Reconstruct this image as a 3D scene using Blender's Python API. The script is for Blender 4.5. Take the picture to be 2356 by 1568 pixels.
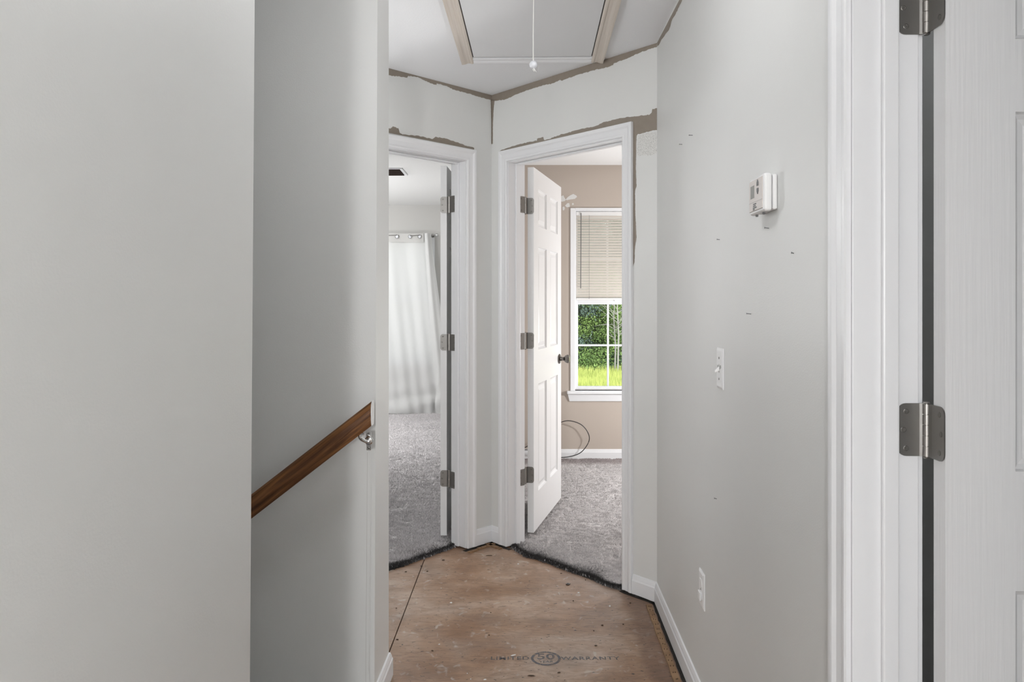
import bpy, bmesh, math, random
import numpy as np
from mathutils import Vector, Matrix

for o in list(bpy.data.objects):
    bpy.data.objects.remove(o)
SC = bpy.context.scene
C = SC.collection
PI = math.pi

# ------------------------------------------------------------------ camera
F, CX, HY, CAMZ, CEIL = 1755.0, 1178.0, 692.0, 1.316, 2.44   # photo pixels, metres
cam = bpy.data.objects.new('camera', bpy.data.cameras.new('camera'))
C.objects.link(cam)
cam.location = (0, 0, CAMZ)
cam.rotation_euler = (PI / 2, 0, 0)
cam.data.sensor_width = 36
cam.data.lens = F * 36 / 2356
cam.data.shift_y = -(784 - HY) / 2356
cam.data.clip_start = 0.02
SC.camera = cam

# ------------------------------------------------------------------ world, exposure
SC.view_settings.view_transform = 'Standard'
SC.view_settings.look = 'None'
SC.view_settings.gamma = 1
SC.view_settings.use_curve_mapping = False
SC.view_settings.exposure = 0.07
W = bpy.data.worlds.new('world'); SC.world = W
W.use_nodes = True
nt = W.node_tree
bg = nt.nodes['Background']
sky = nt.nodes.new('ShaderNodeTexSky')
sky.sky_type = 'NISHITA'
sky.sun_disc = False
sky.sun_elevation = math.radians(48)
sky.sun_rotation = math.radians(150)
sky.air_density = 1.0; sky.dust_density = 4.0
hsv = nt.nodes.new('ShaderNodeHueSaturation'); hsv.inputs['Saturation'].default_value = 0.35
nt.links.new(sky.outputs[0], hsv.inputs['Color'])
nt.links.new(hsv.outputs[0], bg.inputs['Color'])
bg.inputs['Strength'].default_value = 0.6

sun = bpy.data.objects.new('sun', bpy.data.lights.new('sun', 'SUN'))
C.objects.link(sun)
sun.data.energy = 1.5; sun.data.angle = math.radians(3)
sun.data.color = (1, .95, .86)
sun.rotation_euler = (math.radians(42), 0, math.radians(-25))   # shines from behind the house onto the trees

# lamp strengths (watts of the light in each; all but hallC are added fill, see ceiling_light())
LAMPS = dict(hallC=7.6, right_fill=80, leftF=76, left_fill=44, nook=7.2, back_fill=102, closet=2.1)
END_FILL = 30

# added soft fill light at the hall's end, standing in for daylight
ef = bpy.data.objects.new('end_window_daylight', bpy.data.lights.new('end_window_daylight', 'AREA'))
C.objects.link(ef); ef.data.shape = 'RECTANGLE'; ef.data.size = .8; ef.data.size_y = 1.7; ef.data.energy = END_FILL
ef.location = (-.11, -6.0, 1.35); ef.rotation_euler = (PI / 2, 0, 0)

# ------------------------------------------------------------------ helpers: placing
def floor_px(px, py, z=0.0):
    d = (CAMZ - z) * F / (py - HY)
    return Vector(((px - CX) / F * d, d, z))
def at_depth(px, py, d):
    return Vector(((px - CX) / F * d, d, CAMZ + (HY - py) / F * d))

class Frame:
    """a wall seen from its front: local x to the right, y away into the wall, z up"""
    def __init__(s, origin, xdir):
        s.o = Vector((origin[0], origin[1], 0)); a = math.atan2(xdir[1], xdir[0])
        s.a = a; s.x = Vector((math.cos(a), math.sin(a), 0)); s.y = Vector((-math.sin(a), math.cos(a), 0))
        s.M = Matrix.Translation(s.o) @ Matrix.Rotation(a, 4, 'Z')
    def px(s, px, py, off=0.0):
        """pixel -> (x, z) on the wall face (off: metres in front of it)"""
        d = Vector(((px - CX) / F, 1, (HY - py) / F)); c = Vector((0, 0, CAMZ))
        t = ((s.o - s.y * off) - c).dot(s.y) / d.dot(s.y)
        p = c + d * t - s.o
        return p.dot(s.x), p.z
    def w(s, x, y, z=0.0):
        return s.o + s.x * x + s.y * y + Vector((0, 0, z))

# ------------------------------------------------------------------ helpers: meshes
class MB:
    def __init__(s): s.v = []; s.f = []; s.mi = []
    def add(s, vs, fs, M=None):
        n = len(s.v)
        s.v += [tuple((M @ Vector(v)) if M else v) for v in vs]
        s.f += [tuple(i + n for i in f) for f in fs]
        return s
    def box(s, a, b, M=None):
        x0, y0, z0 = a; x1, y1, z1 = b
        vs = [(x0,y0,z0),(x1,y0,z0),(x1,y1,z0),(x0,y1,z0),(x0,y0,z1),(x1,y0,z1),(x1,y1,z1),(x0,y1,z1)]
        return s.add(vs, [(0,3,2,1),(4,5,6,7),(0,1,5,4),(1,2,6,5),(2,3,7,6),(3,0,4,7)], M)
    def prism(s, pts, z0, z1, M=None, lean=None):
        n = len(pts)
        top = lean or pts
        vs = [(p[0], p[1], z0) for p in pts] + [(p[0], p[1], z1) for p in top]
        fs = [tuple(range(n))[::-1], tuple(range(n, 2 * n))]
        fs += [(i, (i + 1) % n, n + (i + 1) % n, n + i) for i in range(n)]
        return s.add(vs, fs, M)
    def loft(s, rings, cap=True, M=None, closed=True):
        n = len(rings[0]); vs = [p for r in rings for p in r]; fs = []
        for k in range(len(rings) - 1):
            for i in range(n if closed else n - 1):
                j = (i + 1) % n
                fs.append((k*n+i, k*n+j, (k+1)*n+j, (k+1)*n+i))
        if cap:
            fs.append(tuple(range(n))[::-1]); fs.append(tuple((len(rings)-1)*n + i for i in range(n)))
        return s.add(vs, fs, M)
    def tube(s, path, r, n=8, cap=True):
        path = [Vector(p) for p in path]; rings = []
        for i, p in enumerate(path):
            t = (path[min(i+1, len(path)-1)] - path[max(i-1, 0)]).normalized()
            a = Vector((0,0,1)) if abs(t.z) < .9 else Vector((1,0,0))
            u = t.cross(a).normalized(); w = t.cross(u)
            rr = r[i] if hasattr(r, '__len__') else r
            rings.append([tuple(p + u*math.cos(2*PI*k/n)*rr + w*math.sin(2*PI*k/n)*rr) for k in range(n)])
        return s.loft(rings, cap)
    def lathe(s, prof, n=24, M=None):
        """prof: (radius, height) pairs about local z"""
        return s.loft([[(r*math.cos(2*PI*k/n), r*math.sin(2*PI*k/n), h) for k in range(n)] for r, h in prof], True, M)
    def obj(s, name, mat, parent=None, M=None, smooth=False, bevel=0.0, seg=2, recalc=True):
        me = bpy.data.meshes.new(name)
        me.from_pydata(s.v, [], s.f); 
        if recalc:
            bm = bmesh.new(); bm.from_mesh(me); bmesh.ops.recalc_face_normals(bm, faces=bm.faces); bm.to_mesh(me); bm.free()
        me.materials.append(mat)
        o = bpy.data.objects.new(name, me); C.objects.link(o)
        if parent: o.parent = parent
        if M is not None: o.matrix_local = M
        if smooth:
            me.shade_smooth()
            me.set_sharp_from_angle(angle=math.radians(40))
        if bevel:
            m = o.modifiers.new('bevel', 'BEVEL'); m.width = bevel; m.segments = seg; m.limit_method = 'ANGLE'
        return o

def tag(o, label=None, cat=None, group=None, kind=None):
    if label: o['label'] = label
    if cat: o['category'] = cat
    if group: o['group'] = group
    if kind: o['kind'] = kind
    return o
def empty(name, M=None):
    o = bpy.data.objects.new(name, None); C.objects.link(o)
    o.empty_display_size = .1
    if M is not None: o.matrix_world = M
    return o
def T(x, y, z): return Matrix.Translation((x, y, z))
def RZ(a): return Matrix.Rotation(a, 4, 'Z')
def RX(a): return Matrix.Rotation(a, 4, 'X')
def RY(a): return Matrix.Rotation(a, 4, 'Y')
def catmull(pts, n=8):
    P = [Vector(p) for p in pts]; P = [2*P[0]-P[1]] + P + [2*P[-1]-P[-2]]; out = []
    for i in range(1, len(P)-2):
        for k in range(n):
            t = k/n; a, b, c, d = P[i-1:i+3]
            out.append(.5*((2*b)+(c-a)*t+(2*a-5*b+4*c-d)*t*t+(3*b-a-3*c+d)*t**3))
    out.append(P[-2]); return out

# ------------------------------------------------------------------ materials
def mat(name, col, rough=.6, bump=0, bscale=200, metal=0, spec=.5, var=0, vscale=3, detail=4, stretch=None, mix2=None):
    m = bpy.data.materials.new(name); m.use_nodes = True
    n = m.node_tree.nodes; L = m.node_tree.links; b = n['Principled BSDF']
    b.inputs['Base Color'].default_value = (*col, 1); b.inputs['Roughness'].default_value = rough
    b.inputs['Metallic'].default_value = metal; b.inputs['Specular IOR Level'].default_value = spec
    tc = n.new('ShaderNodeTexCoord'); mp = n.new('ShaderNodeMapping'); L.new(tc.outputs['Object'], mp.inputs[0])
    if stretch: mp.inputs['Scale'].default_value = stretch
    if var or mix2:
        t = n.new('ShaderNodeTexNoise'); t.inputs['Scale'].default_value = vscale; t.inputs['Detail'].default_value = detail
        L.new(mp.outputs[0], t.inputs['Vector'])
        r = n.new('ShaderNodeValToRGB'); r.color_ramp.elements[0].position = .3; r.color_ramp.elements[1].position = .7
        c2 = mix2 or tuple(min(1, c*(1+var)) for c in col); c1 = col if mix2 else tuple(c*(1-var) for c in col)
        r.color_ramp.elements[0].color = (*c1, 1); r.color_ramp.elements[1].color = (*c2, 1)
        L.new(t.outputs['Fac'], r.inputs[0]); L.new(r.outputs[0], b.inputs['Base Color'])
    if bump:
        t2 = n.new('ShaderNodeTexNoise'); t2.inputs['Scale'].default_value = bscale; t2.inputs['Detail'].default_value = 3
        L.new(mp.outputs[0], t2.inputs['Vector'])
        bn = n.new('ShaderNodeBump'); bn.inputs['Strength'].default_value = bump; bn.inputs['Distance'].default_value = .002
        L.new(t2.outputs['Fac'], bn.inputs['Height']); L.new(bn.outputs[0], b.inputs['Normal'])
    return m

M_wall = mat('wall_paint', (.737, .740, .726), .42, .12, 260, var=.012, vscale=2)
M_ceil = mat('ceiling_paint', (.84, .845, .86), .85, .25, 160)
M_trim = mat('trim_paint', (.82, .825, .84), .35, .03, 60)
M_door = mat('door_paint', (.79, .79, .795), .4, .32, 130, stretch=(1, 1, .035))
M_tanwall = mat('tan_wall_paint', (.50, .432, .377), .5, .12, 260)
M_greywall = mat('grey_wall_paint', (.53, .52, .50), .55, .12, 260)
M_oldpaint = mat('old_tan_paint', (.265, .225, .185), .55, .15, 240, var=.05, vscale=30)
M_dark = mat('dark_closet_paint', (.20, .195, .18), .7, .1, 200)
M_nickel = mat('satin_nickel', (.26, .25, .238), .42, .05, 400, metal=.9)
M_nickelk = mat('satin_nickel_knuckle', (.42, .40, .38), .32, metal=.95)
M_hole = mat('dark_recess', (.02, .02, .02), .8)
M_bronze = mat('dark_nickel_knob', (.16, .15, .14), .25, metal=1)
M_screw = mat('worn_screw_head', (.20, .19, .18), .4, .3, 900, metal=.9)
M_chrome = mat('chrome', (.7, .7, .7), .15, metal=1)
M_plast = mat('white_plastic', (.88, .88, .88), .35)
M_thermo = mat('cream_plastic', (.70, .685, .66), .4)
M_thermof = mat('pinkish_cream_plastic', (.68, .63, .60), .45)
M_lcd = mat('grey_lcd', (.22, .22, .20), .25)
M_ink = mat('dark_print', (.16, .16, .165), .6)
M_black = mat('black_rubber', (.012, .011, .011), .4)
M_blind = mat('cream_blind', (.82, .77, .71), .45)
M_blindw = mat('white_blind_rail', (.80, .79, .78), .4)
M_wand = mat('grey_wand', (.16, .155, .15), .3)
M_cord = mat('white_cord', (.80, .79, .76), .8)
M_ball = mat('white_ball', (.83, .84, .88), .4)
M_patch = mat('spackle', (.72, .715, .70), .8, .2, 60)
M_hatch = mat('hatch_panel_paint', (.74, .745, .755), .7, .15, 200)
M_hatchw = mat('bare_trim_wood', (.60, .53, .46), .55, .1, 80, mix2=(.70, .64, .575), vscale=9, stretch=(14, .25, 1))
M_step = mat('stair_carpet', (.35, .33, .33), .9, .4, 250)
M_floorblack = mat('floor_black', (.02, .017, .014), .9, var=.3, vscale=60)
M_tack = mat('tack_strip_wood', (.34, .21, .115), .7, .2, 90, mix2=(.22, .125, .06), vscale=26, stretch=(1, .4, 1))
M_scrap = mat('dirty_yarn', (.10, .098, .10), .95, mix2=(.03, .028, .028), vscale=90)
M_chip = mat('white_paint_chip', (.78, .78, .77), .7)
M_splint = mat('dark_splinter', (.06, .035, .022), .8)
M_bark = mat('bark', (.10, .085, .07), .9, .5, 30)
M_pale = mat('pale_bark', (.24, .235, .215), .9, .3, 30)
M_grass = mat('grass_blades', (.24, .30, .07), .8, mix2=(.46, .50, .15), vscale=.9)
M_ground = mat('lawn_soil', (.20, .23, .07), .95, mix2=(.40, .42, .15), vscale=.6)
M_mat = mat('exterior_siding', (.6, .6, .58), .8)
LEAFM = [mat('leaf_green_%d' % i, c, .6, mix2=d, vscale=.7) for i, (c, d) in enumerate([
    ((.05, .10, .028), (.20, .30, .085)), ((.028, .065, .034), (.08, .15, .07)), ((.05, .085, .07), (.15, .21, .175))])]
for m in LEAFM + [M_grass]:
    m.node_tree.nodes['Principled BSDF'].inputs['Specular IOR Level'].default_value = .2

def oak():
    m = mat('oak_rail', (.16, .062, .02), .38, .12, 90)
    n = m.node_tree.nodes; L = m.node_tree.links; b = n['Principled BSDF']
    tc = n.new('ShaderNodeTexCoord'); mp = n.new('ShaderNodeMapping'); mp.inputs['Scale'].default_value = (.9, 22, 22)
    L.new(tc.outputs['Object'], mp.inputs[0])
    t = n.new('ShaderNodeTexNoise'); t.inputs['Scale'].default_value = 4; t.inputs['Detail'].default_value = 8; t.inputs['Roughness'].default_value = .65
    t.inputs['Distortion'].default_value = .6
    L.new(mp.outputs[0], t.inputs['Vector'])
    r = n.new('ShaderNodeValToRGB'); e = r.color_ramp.elements
    e[0].position = .36; e[0].color = (.075, .026, .008, 1); e[1].position = .64; e[1].color = (.26, .115, .043, 1)
    L.new(t.outputs['Fac'], r.inputs[0]); L.new(r.outputs[0], b.inputs['Base Color'])
    return m
M_oak = oak()

def plywood():
    m = mat('subfloor_wood', (.3, .2, .14), .42, 0)
    n = m.node_tree.nodes; L = m.node_tree.links; b = n['Principled BSDF']
    tc = n.new('ShaderNodeTexCoord')
    def noise(scale, st, detail=6, rough=.6, dist=0):
        mp = n.new('ShaderNodeMapping'); mp.inputs['Scale'].default_value = st; L.new(tc.outputs['Object'], mp.inputs[0])
        t = n.new('ShaderNodeTexNoise'); t.inputs['Scale'].default_value = scale; t.inputs['Detail'].default_value = detail
        t.inputs['Roughness'].default_value = rough; t.inputs['Distortion'].default_value = dist
        L.new(mp.outputs[0], t.inputs['Vector']); return t.outputs['Fac']
    def ramp(fac, stops):
        r = n.new('ShaderNodeValToRGB'); e = r.color_ramp.elements
        while len(e) < len(stops): e.new(.5)
        for k, (p, c) in enumerate(stops): e[k].position = p; e[k].color = (*c, 1)
        L.new(fac, r.inputs[0]); return r.outputs[0]
    def mix(fac, a, c, mode='MIX'):
        x = n.new('ShaderNodeMix'); x.data_type = 'RGBA'; x.blend_type = mode
        if isinstance(fac, float): x.inputs[0].default_value = fac
        else: L.new(fac, x.inputs[0])
        L.new(a, x.inputs[6]) if not isinstance(a, tuple) else setattr(x.inputs[6], 'default_value', (*a, 1))
        L.new(c, x.inputs[7]) if not isinstance(c, tuple) else setattr(x.inputs[7], 'default_value', (*c, 1))
        return x.outputs[2]
    base = ramp(noise(2.2, (1, 1.3, 1), 5, .6, .4), [(.34, (.225, .118, .058)), (.5, (.315, .195, .122)), (.66, (.42, .312, .238))])
    grain = ramp(noise(3.4, (2.6, 8.5, 1), 10, .74, 2.2), [(.33, (.52, .48, .46)), (.5, (.97, .97, .97)), (.68, (1.22, 1.22, 1.22))])
    col = mix(.8, base, grain, 'MULTIPLY')
    grey = ramp(noise(1.6, (1, 1, 1), 3), [(.52, (0, 0, 0)), (.72, (1, 1, 1))])
    sg = n.new('ShaderNodeMath'); sg.operation = 'MULTIPLY'; sg.inputs[1].default_value = .5
    L.new(grey, sg.inputs[0]); col = mix(sg.outputs[0], col, (.32, .27, .235))
    # white drips, black flecks
    fl = ramp(noise(46, (1, 1.7, 1), 3, .6), [(.645, (0, 0, 0)), (.68, (1, 1, 1))]); col = mix(fl, col, (.035, .022, .016))
    wh = ramp(noise(17, (1.3, 1, 1), 3, .5, .8), [(.62, (0, 0, 0)), (.74, (.6, .6, .6))]); col = mix(wh, col, (.52, .48, .44))
    dk = ramp(noise(3.1, (1, 1.6, 1), 4, .6), [(.54, (0, 0, 0)), (.76, (.62, .62, .62))]); col = mix(dk, col, (.12, .075, .05))
    # darker strip beside the right-hand tack strip
    sx = n.new('ShaderNodeSeparateXYZ'); L.new(tc.outputs['Object'], sx.inputs[0])
    m1 = n.new('ShaderNodeMath'); m1.operation = 'MULTIPLY_ADD'; m1.inputs[1].default_value = -.0285; L.new(sx.outputs[1], m1.inputs[0]); L.new(sx.outputs[0], m1.inputs[2])
    nz = n.new('ShaderNodeMath'); nz.operation = 'MULTIPLY_ADD'; nz.inputs[1].default_value = .10; L.new(noise(4, (1, 1, 1)), nz.inputs[0]); L.new(m1.outputs[0], nz.inputs[2])
    sm = n.new('ShaderNodeMapRange'); sm.interpolation_type = 'SMOOTHSTEP'; sm.inputs[1].default_value = .425; sm.inputs[2].default_value = .475; sm.inputs[4].default_value = .75; L.new(nz.outputs[0], sm.inputs[0])
    col = mix(sm.outputs[0], col, mix(1.0, col, (.58, .50, .46), 'MULTIPLY'))
    L.new(col, b.inputs['Base Color'])
    rr = n.new('ShaderNodeMapRange'); L.new(noise(5, (1, 1, 1)), rr.inputs[0]); rr.inputs[3].default_value = .30; rr.inputs[4].default_value = .58
    L.new(rr.outputs[0], b.inputs['Roughness'])
    bp = n.new('ShaderNodeBump'); bp.inputs['Strength'].default_value = .35; bp.inputs['Distance'].default_value = .0015
    L.new(noise(12, (4, 26, 1), 6), bp.inputs['Height']); L.new(bp.outputs[0], b.inputs['Normal'])
    return m
M_ply = plywood()

def printed_ink():
    m = mat('faded_floor_ink', (.10, .10, .115), .5); n = m.node_tree.nodes; L = m.node_tree.links
    tc = n.new('ShaderNodeTexCoord'); t = n.new('ShaderNodeTexNoise'); t.inputs['Scale'].default_value = 55; t.inputs['Detail'].default_value = 5
    L.new(tc.outputs['Object'], t.inputs['Vector'])
    mr = n.new('ShaderNodeMapRange'); mr.inputs[1].default_value = .42; mr.inputs[2].default_value = .62; mr.inputs[3].default_value = .05; mr.inputs[4].default_value = .60
    L.new(t.outputs['Fac'], mr.inputs[0])
    tr = n.new('ShaderNodeBsdfTransparent'); mx = n.new('ShaderNodeMixShader')
    L.new(mr.outputs[0], mx.inputs[0]); L.new(n['Principled BSDF'].outputs[0], mx.inputs[1]); L.new(tr.outputs[0], mx.inputs[2])
    L.new(mx.outputs[0], n['Material Output'].inputs[0]); return m
M_floorink = printed_ink()

def speckle():
    m = mat('dry_roller_speckle', (.60, .60, .585), .6); n = m.node_tree.nodes; L = m.node_tree.links
    tc = n.new('ShaderNodeTexCoord'); t = n.new('ShaderNodeTexNoise'); t.inputs['Scale'].default_value = 320; t.inputs['Detail'].default_value = 2
    L.new(tc.outputs['Object'], t.inputs['Vector'])
    r = n.new('ShaderNodeValToRGB'); r.color_ramp.elements[0].position = .30; r.color_ramp.elements[1].position = .50
    r.color_ramp.elements[0].color = (.36, .355, .34, 1); r.color_ramp.elements[1].color = (.74, .735, .71, 1)
    L.new(t.outputs['Fac'], r.inputs[0]); L.new(r.outputs[0], n['Principled BSDF'].inputs['Base Color']); return m
M_speck = speckle()

def carpet_mat():
    m = mat('carpet_pile', (.3, .28, .28), .95, spec=.1); n = m.node_tree.nodes; L = m.node_tree.links; b = n['Principled BSDF']
    at = n.new('ShaderNodeAttribute'); at.attribute_name = 'shade'
    L.new(at.outputs['Color'], b.inputs['Base Color']); return m
M_carpet = carpet_mat()
M_carpetb = mat('carpet_backing', (.36, .345, .345), .95, .4, 200)

def glass_mat():
    m = bpy.data.materials.new('window_glass'); m.use_nodes = True; n = m.node_tree.nodes; L = m.node_tree.links
    n.remove(n['Principled BSDF'])
    tr = n.new('ShaderNodeBsdfTransparent'); gl = n.new('ShaderNodeBsdfGlossy'); gl.inputs['Roughness'].default_value = .02
    tr.inputs[0].default_value = (.95, .97, .96, 1)
    fr = n.new('ShaderNodeFresnel'); fr.inputs[0].default_value = 1.3
    mx = n.new('ShaderNodeMixShader'); L.new(fr.outputs[0], mx.inputs[0]); L.new(tr.outputs[0], mx.inputs[1]); L.new(gl.outputs[0], mx.inputs[2])
    L.new(mx.outputs[0], n['Material Output'].inputs[0]); return m
M_glass = glass_mat()

def cloth_mat(name, col, trans):
    m = mat(name, col, .9, .1, 400, spec=.1); n = m.node_tree.nodes; L = m.node_tree.links
    tl = n.new('ShaderNodeBsdfTranslucent'); tl.inputs[0].default_value = (*col, 1)
    mx = n.new('ShaderNodeMixShader'); mx.inputs[0].default_value = trans
    L.new(n['Principled BSDF'].outputs[0], mx.inputs[1]); L.new(tl.outputs[0], mx.inputs[2]); L.new(mx.outputs[0], n['Material Output'].inputs[0])
    return m
M_curtain = cloth_mat('sheer_white_curtain', (.77, .77, .76), .20)
M_curtainh = cloth_mat('curtain_header_cloth', (.70, .69, .67), .2)
def emit(name, col, s):
    m = bpy.data.materials.new(name); m.use_nodes = True; b = m.node_tree.nodes['Principled BSDF']
    b.inputs['Base Color'].default_value = (.8, .8, .8, 1)
    b.inputs['Emission Color'].default_value = (*col, 1); b.inputs['Emission Strength'].default_value = s; return m

# ------------------------------------------------------------------ the walls: frames
P0 = Vector((-.1105, 4.170)); P1 = Vector((.632, 3.325))
HD = Vector((.0285, 1)).normalized()                  # direction of the hall
FR = Frame(P0, P1 - P0)                               # wall with the right-hand bedroom door
FL = Frame(P0, (.708, .706))                          # wall with the left-hand bedroom door (x runs up to 0 at the corner)
FW = Frame(P1, -HD)                                   # right wall of the hall (x grows towards the camera)
COL = Vector((-.4295, 2.6586))                        # far corner of the stub wall
FC = Frame(COL, HD)                                   # left side of the hall
TH = .115
WR = (P1 - P0).length                                 # 1.125
LLEN = 1.2
Y_R, Y_L = 6.31, 8.95
JR0, JR1 = .137, .927                                 # clear opening of the right bedroom door
JL0, JL1 = -.98, -.19
HEAD = 2.055
JW0, JW1 = None, None

def struct(name, mb, m, label, cat, **k):
    return tag(mb.obj(name, m, **k), label, cat, kind='structure')

# right wall: x along FW. near door opening at x = xa .. xb
xa = (FW.o - Vector((.575, 1.287, 0))).dot(FW.x * -1)     # far jamb face
xb = xa + .775
WTH = .111
mb = MB()
mb.box((-.05, 0, -.05), (xa - .02, WTH, CEIL)); mb.box((xb + .02, 0, -.05), (9.8, WTH, CEIL)); mb.box((xa - .02, 0, HEAD + .02), (xb + .02, WTH, CEIL))
wall_right = struct('wall_right', mb, M_wall, 'pale greige hall wall with the thermostat and switch', 'wall', M=FW.M)

# wall with the right bedroom door
mb = MB()
mb.box((0, 0, -.05), (JR0 - .02, TH, CEIL)); mb.box((JR1 + .02, 0, -.05), (WR + .03, TH, CEIL)); mb.box((JR0 - .02, 0, HEAD + .02), (JR1 + .02, TH, CEIL))
wall_dr = struct('wall_back_right', mb, M_wall, 'angled hall wall around the open panelled door', 'wall', M=FR.M)
mb = MB()
mb.box((JL1 + .02, 0, -.05), (0, TH, CEIL)); mb.box((-LLEN, 0, -.05), (JL0 - .02, TH, CEIL)); mb.box((JL0 - .02, 0, HEAD + .02), (JL1 + .02, TH, CEIL))
wall_dl = struct('wall_back_left', mb, M_wall, 'angled hall wall around the doorway to the curtained room', 'wall', M=FL.M)

# left side of the hall: near wall (ends slightly out of plumb), stair opening, stub wall
def fy(px):                                           # where a pixel column meets the left hall face -> x in FC
    q = (px - CX) / F; y = (COL.x - COL.y * HD.x / HD.y) / (q - HD.x / HD.y); return (y - COL.y) / HD.y
def zx(px0, py0, px1, py1, z):                        # edge line through two pixels -> x at height z
    a = fy(px0); b = fy(px1)
    za = CAMZ + (HY - py0) / F * (COL.y + a * HD.y); zb = CAMZ + (HY - py1) / F * (COL.y + b * HD.y)
    return a + (b - a) * (z - za) / (zb - za)
eb, et = zx(586, 0, 575, 1568, -2.9), zx(586, 0, 575, 1568, CEIL)
cb, ct = zx(868.5, 0, 861.5, 1568, -2.9), zx(868.5, 0, 861.5, 1568, CEIL)
e0 = zx(586, 0, 575, 1568, -.3)
mb = MB()
mb.prism([(-9.2, 0), (-9.2, TH), (e0, TH), (e0, 0)], -.3, CEIL, lean=[(-9.2, 0), (-9.2, TH), (et, TH), (et, 0)])
mb.box((e0 - TH, TH, -2.9), (e0 - .001, 3.2, CEIL))
wall_left = struct('wall_left', mb, M_wall, 'large plain greige wall filling the left of the view', 'wall', M=FC.M)
mb = MB()
mb.prism([(cb, 0), (cb, 3.2), (0, 3.2), (0, 0)], -2.9, CEIL, lean=[(ct, 0), (ct, 3.2), (0, 3.2), (0, 0)])
mb.box((0, .55, -.05), (.72, .66, CEIL))
wall_stair = struct('wall_stair', mb, M_wall, 'shaded stairwell wall behind the wooden handrail, with its bright stub end', 'wall', M=FC.M)
mb = MB().box((e0, 3.2, -2.9), (0, 3.3, CEIL))
struct('wall_stair_end', mb, M_wall, 'end wall of the stairwell, hidden by the big left wall', 'wall', M=FC.M)

# end of the hall behind the viewer, with an opening added for the fill light
mb = MB()
for a, b in (((-.9, -6.15, -.05), (.75, -6.05, .5)), ((-.9, -6.15, 2.2), (.75, -6.05, CEIL)), ((-.9, -6.15, .5), (-.52, -6.05, 2.2)), ((.30, -6.15, .5), (.75, -6.05, 2.2))):
    mb.box(a, b)
struct('wall_front', mb, M_wall, 'end wall of the hall behind the viewer', 'wall')

# bedrooms: outer walls
XR = 3.6; XLW = -4.3
wx0, wx1 = at_depth(1322, 0, Y_R).x, at_depth(1322, 0, Y_R).x + .83
wz0, wz1 = CAMZ + (HY - 898) / F * Y_R, CAMZ + (HY - 482) / F * Y_R
def wall_with_hole(y0, y1, x0, x1, hx0, hx1, hz0, hz1):
    return (MB().box((x0, y0, -.05), (hx0, y1, CEIL)).box((hx1, y0, -.05), (x1, y1, CEIL))
            .box((hx0, y0, -.05), (hx1, y1, hz0)).box((hx0, y0, hz1), (hx1, y1, CEIL)))
wall_rr = struct('wall_far_right', wall_with_hole(Y_R, Y_R + .16, -.02, XR, wx0, wx1, wz0, wz1), M_tanwall, 'tan bedroom wall with the window and blind', 'wall')
cx0, cx1, cz0, cz1 = -2.35, at_depth(1000, 0, Y_L).x, .58, 2.06
wall_ll = struct('wall_far_left', wall_with_hole(Y_L, Y_L + .16, XLW, -.08, cx0, cx1, cz0, cz1), M_greywall, 'grey bedroom wall behind the white curtain', 'wall')
a = FR.w(0, TH); b = FL.w(0, TH)
mb = MB().prism([(b.x + .03, b.y + .0), (a.x - .045, a.y), (.02, Y_R), (-.02, Y_R), (-.02, Y_L), (-.08, Y_L)], -.05, CEIL)
struct('wall_partition', mb, M_greywall, 'partition wall between the two bedrooms', 'wall')
c = FR.w(WR, TH)
mb = MB().box((XR, 3.2, -.05), (XR + .1, Y_R + .16, CEIL)).box((c.x - .02, c.y - .02, -.05), (XR, c.y + .08, CEIL))
struct('wall_side_right', mb, M_tanwall, 'tan side walls of the right bedroom, out of view', 'wall')
d = FL.w(-LLEN, TH)
mb = MB().box((XLW - .1, d.y - .1, -.05), (XLW, Y_L + .16, CEIL)).box((XLW, d.y - .1, -.05), (d.x + .02, d.y, CEIL))
struct('wall_side_left', mb, M_greywall, 'grey side walls of the curtained bedroom, out of view', 'wall')
# closet behind the near door
mb = MB().box((.72, 2.15, -.05), (2.3, 2.25, CEIL)).box((2.3, -.6, -.05), (2.4, 2.25, CEIL)).box((.70, -.6, -.05), (2.3, -.5, CEIL))
struct('wall_closet', mb, M_wall, 'dim closet walls behind the near door', 'wall')

# ceiling
mb = MB()
mb.prism([(-.95, -6.2), (.85, -6.2), (.75, 3.2), (.72, 3.42), (-.06, 4.26), (-.16, 4.26), (-1.2, 3.3), (-4, 3.3), (-4, 1.2), (-.6, 1.2)], CEIL, CEIL + .08)
struct('ceiling', mb, M_ceil, 'flat white hall ceiling with the attic hatch', 'ceiling')
M_ceilL = mat('popcorn_ceiling', (.86, .86, .85), .9, .7, 120)
mb = MB().prism([(FR.w(0, TH).x - .1, FR.w(0, TH).y), (c.x, c.y), (XR, c.y), (XR, Y_R + .1), (-.02, Y_R + .1)], CEIL, CEIL + .08)
struct('ceiling_right', mb, mat('bedroom_ceiling', (.88, .88, .88), .9, .1, 150), 'bright white ceiling of the tan bedroom', 'ceiling')
mb = MB().prism([(b.x + .05, b.y), (-.06, Y_L + .1), (XLW, Y_L + .1), (XLW, d.y), (d.x, d.y)], CEIL, CEIL + .08)
struct('ceiling_left', mb, M_ceilL, 'bright textured ceiling of the curtained bedroom', 'ceiling')
struct('ceiling_closet', MB().box((.68, -.6, CEIL), (2.4, 2.25, CEIL + .08)), M_ceil, 'closet ceiling, out of view', 'ceiling')

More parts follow.
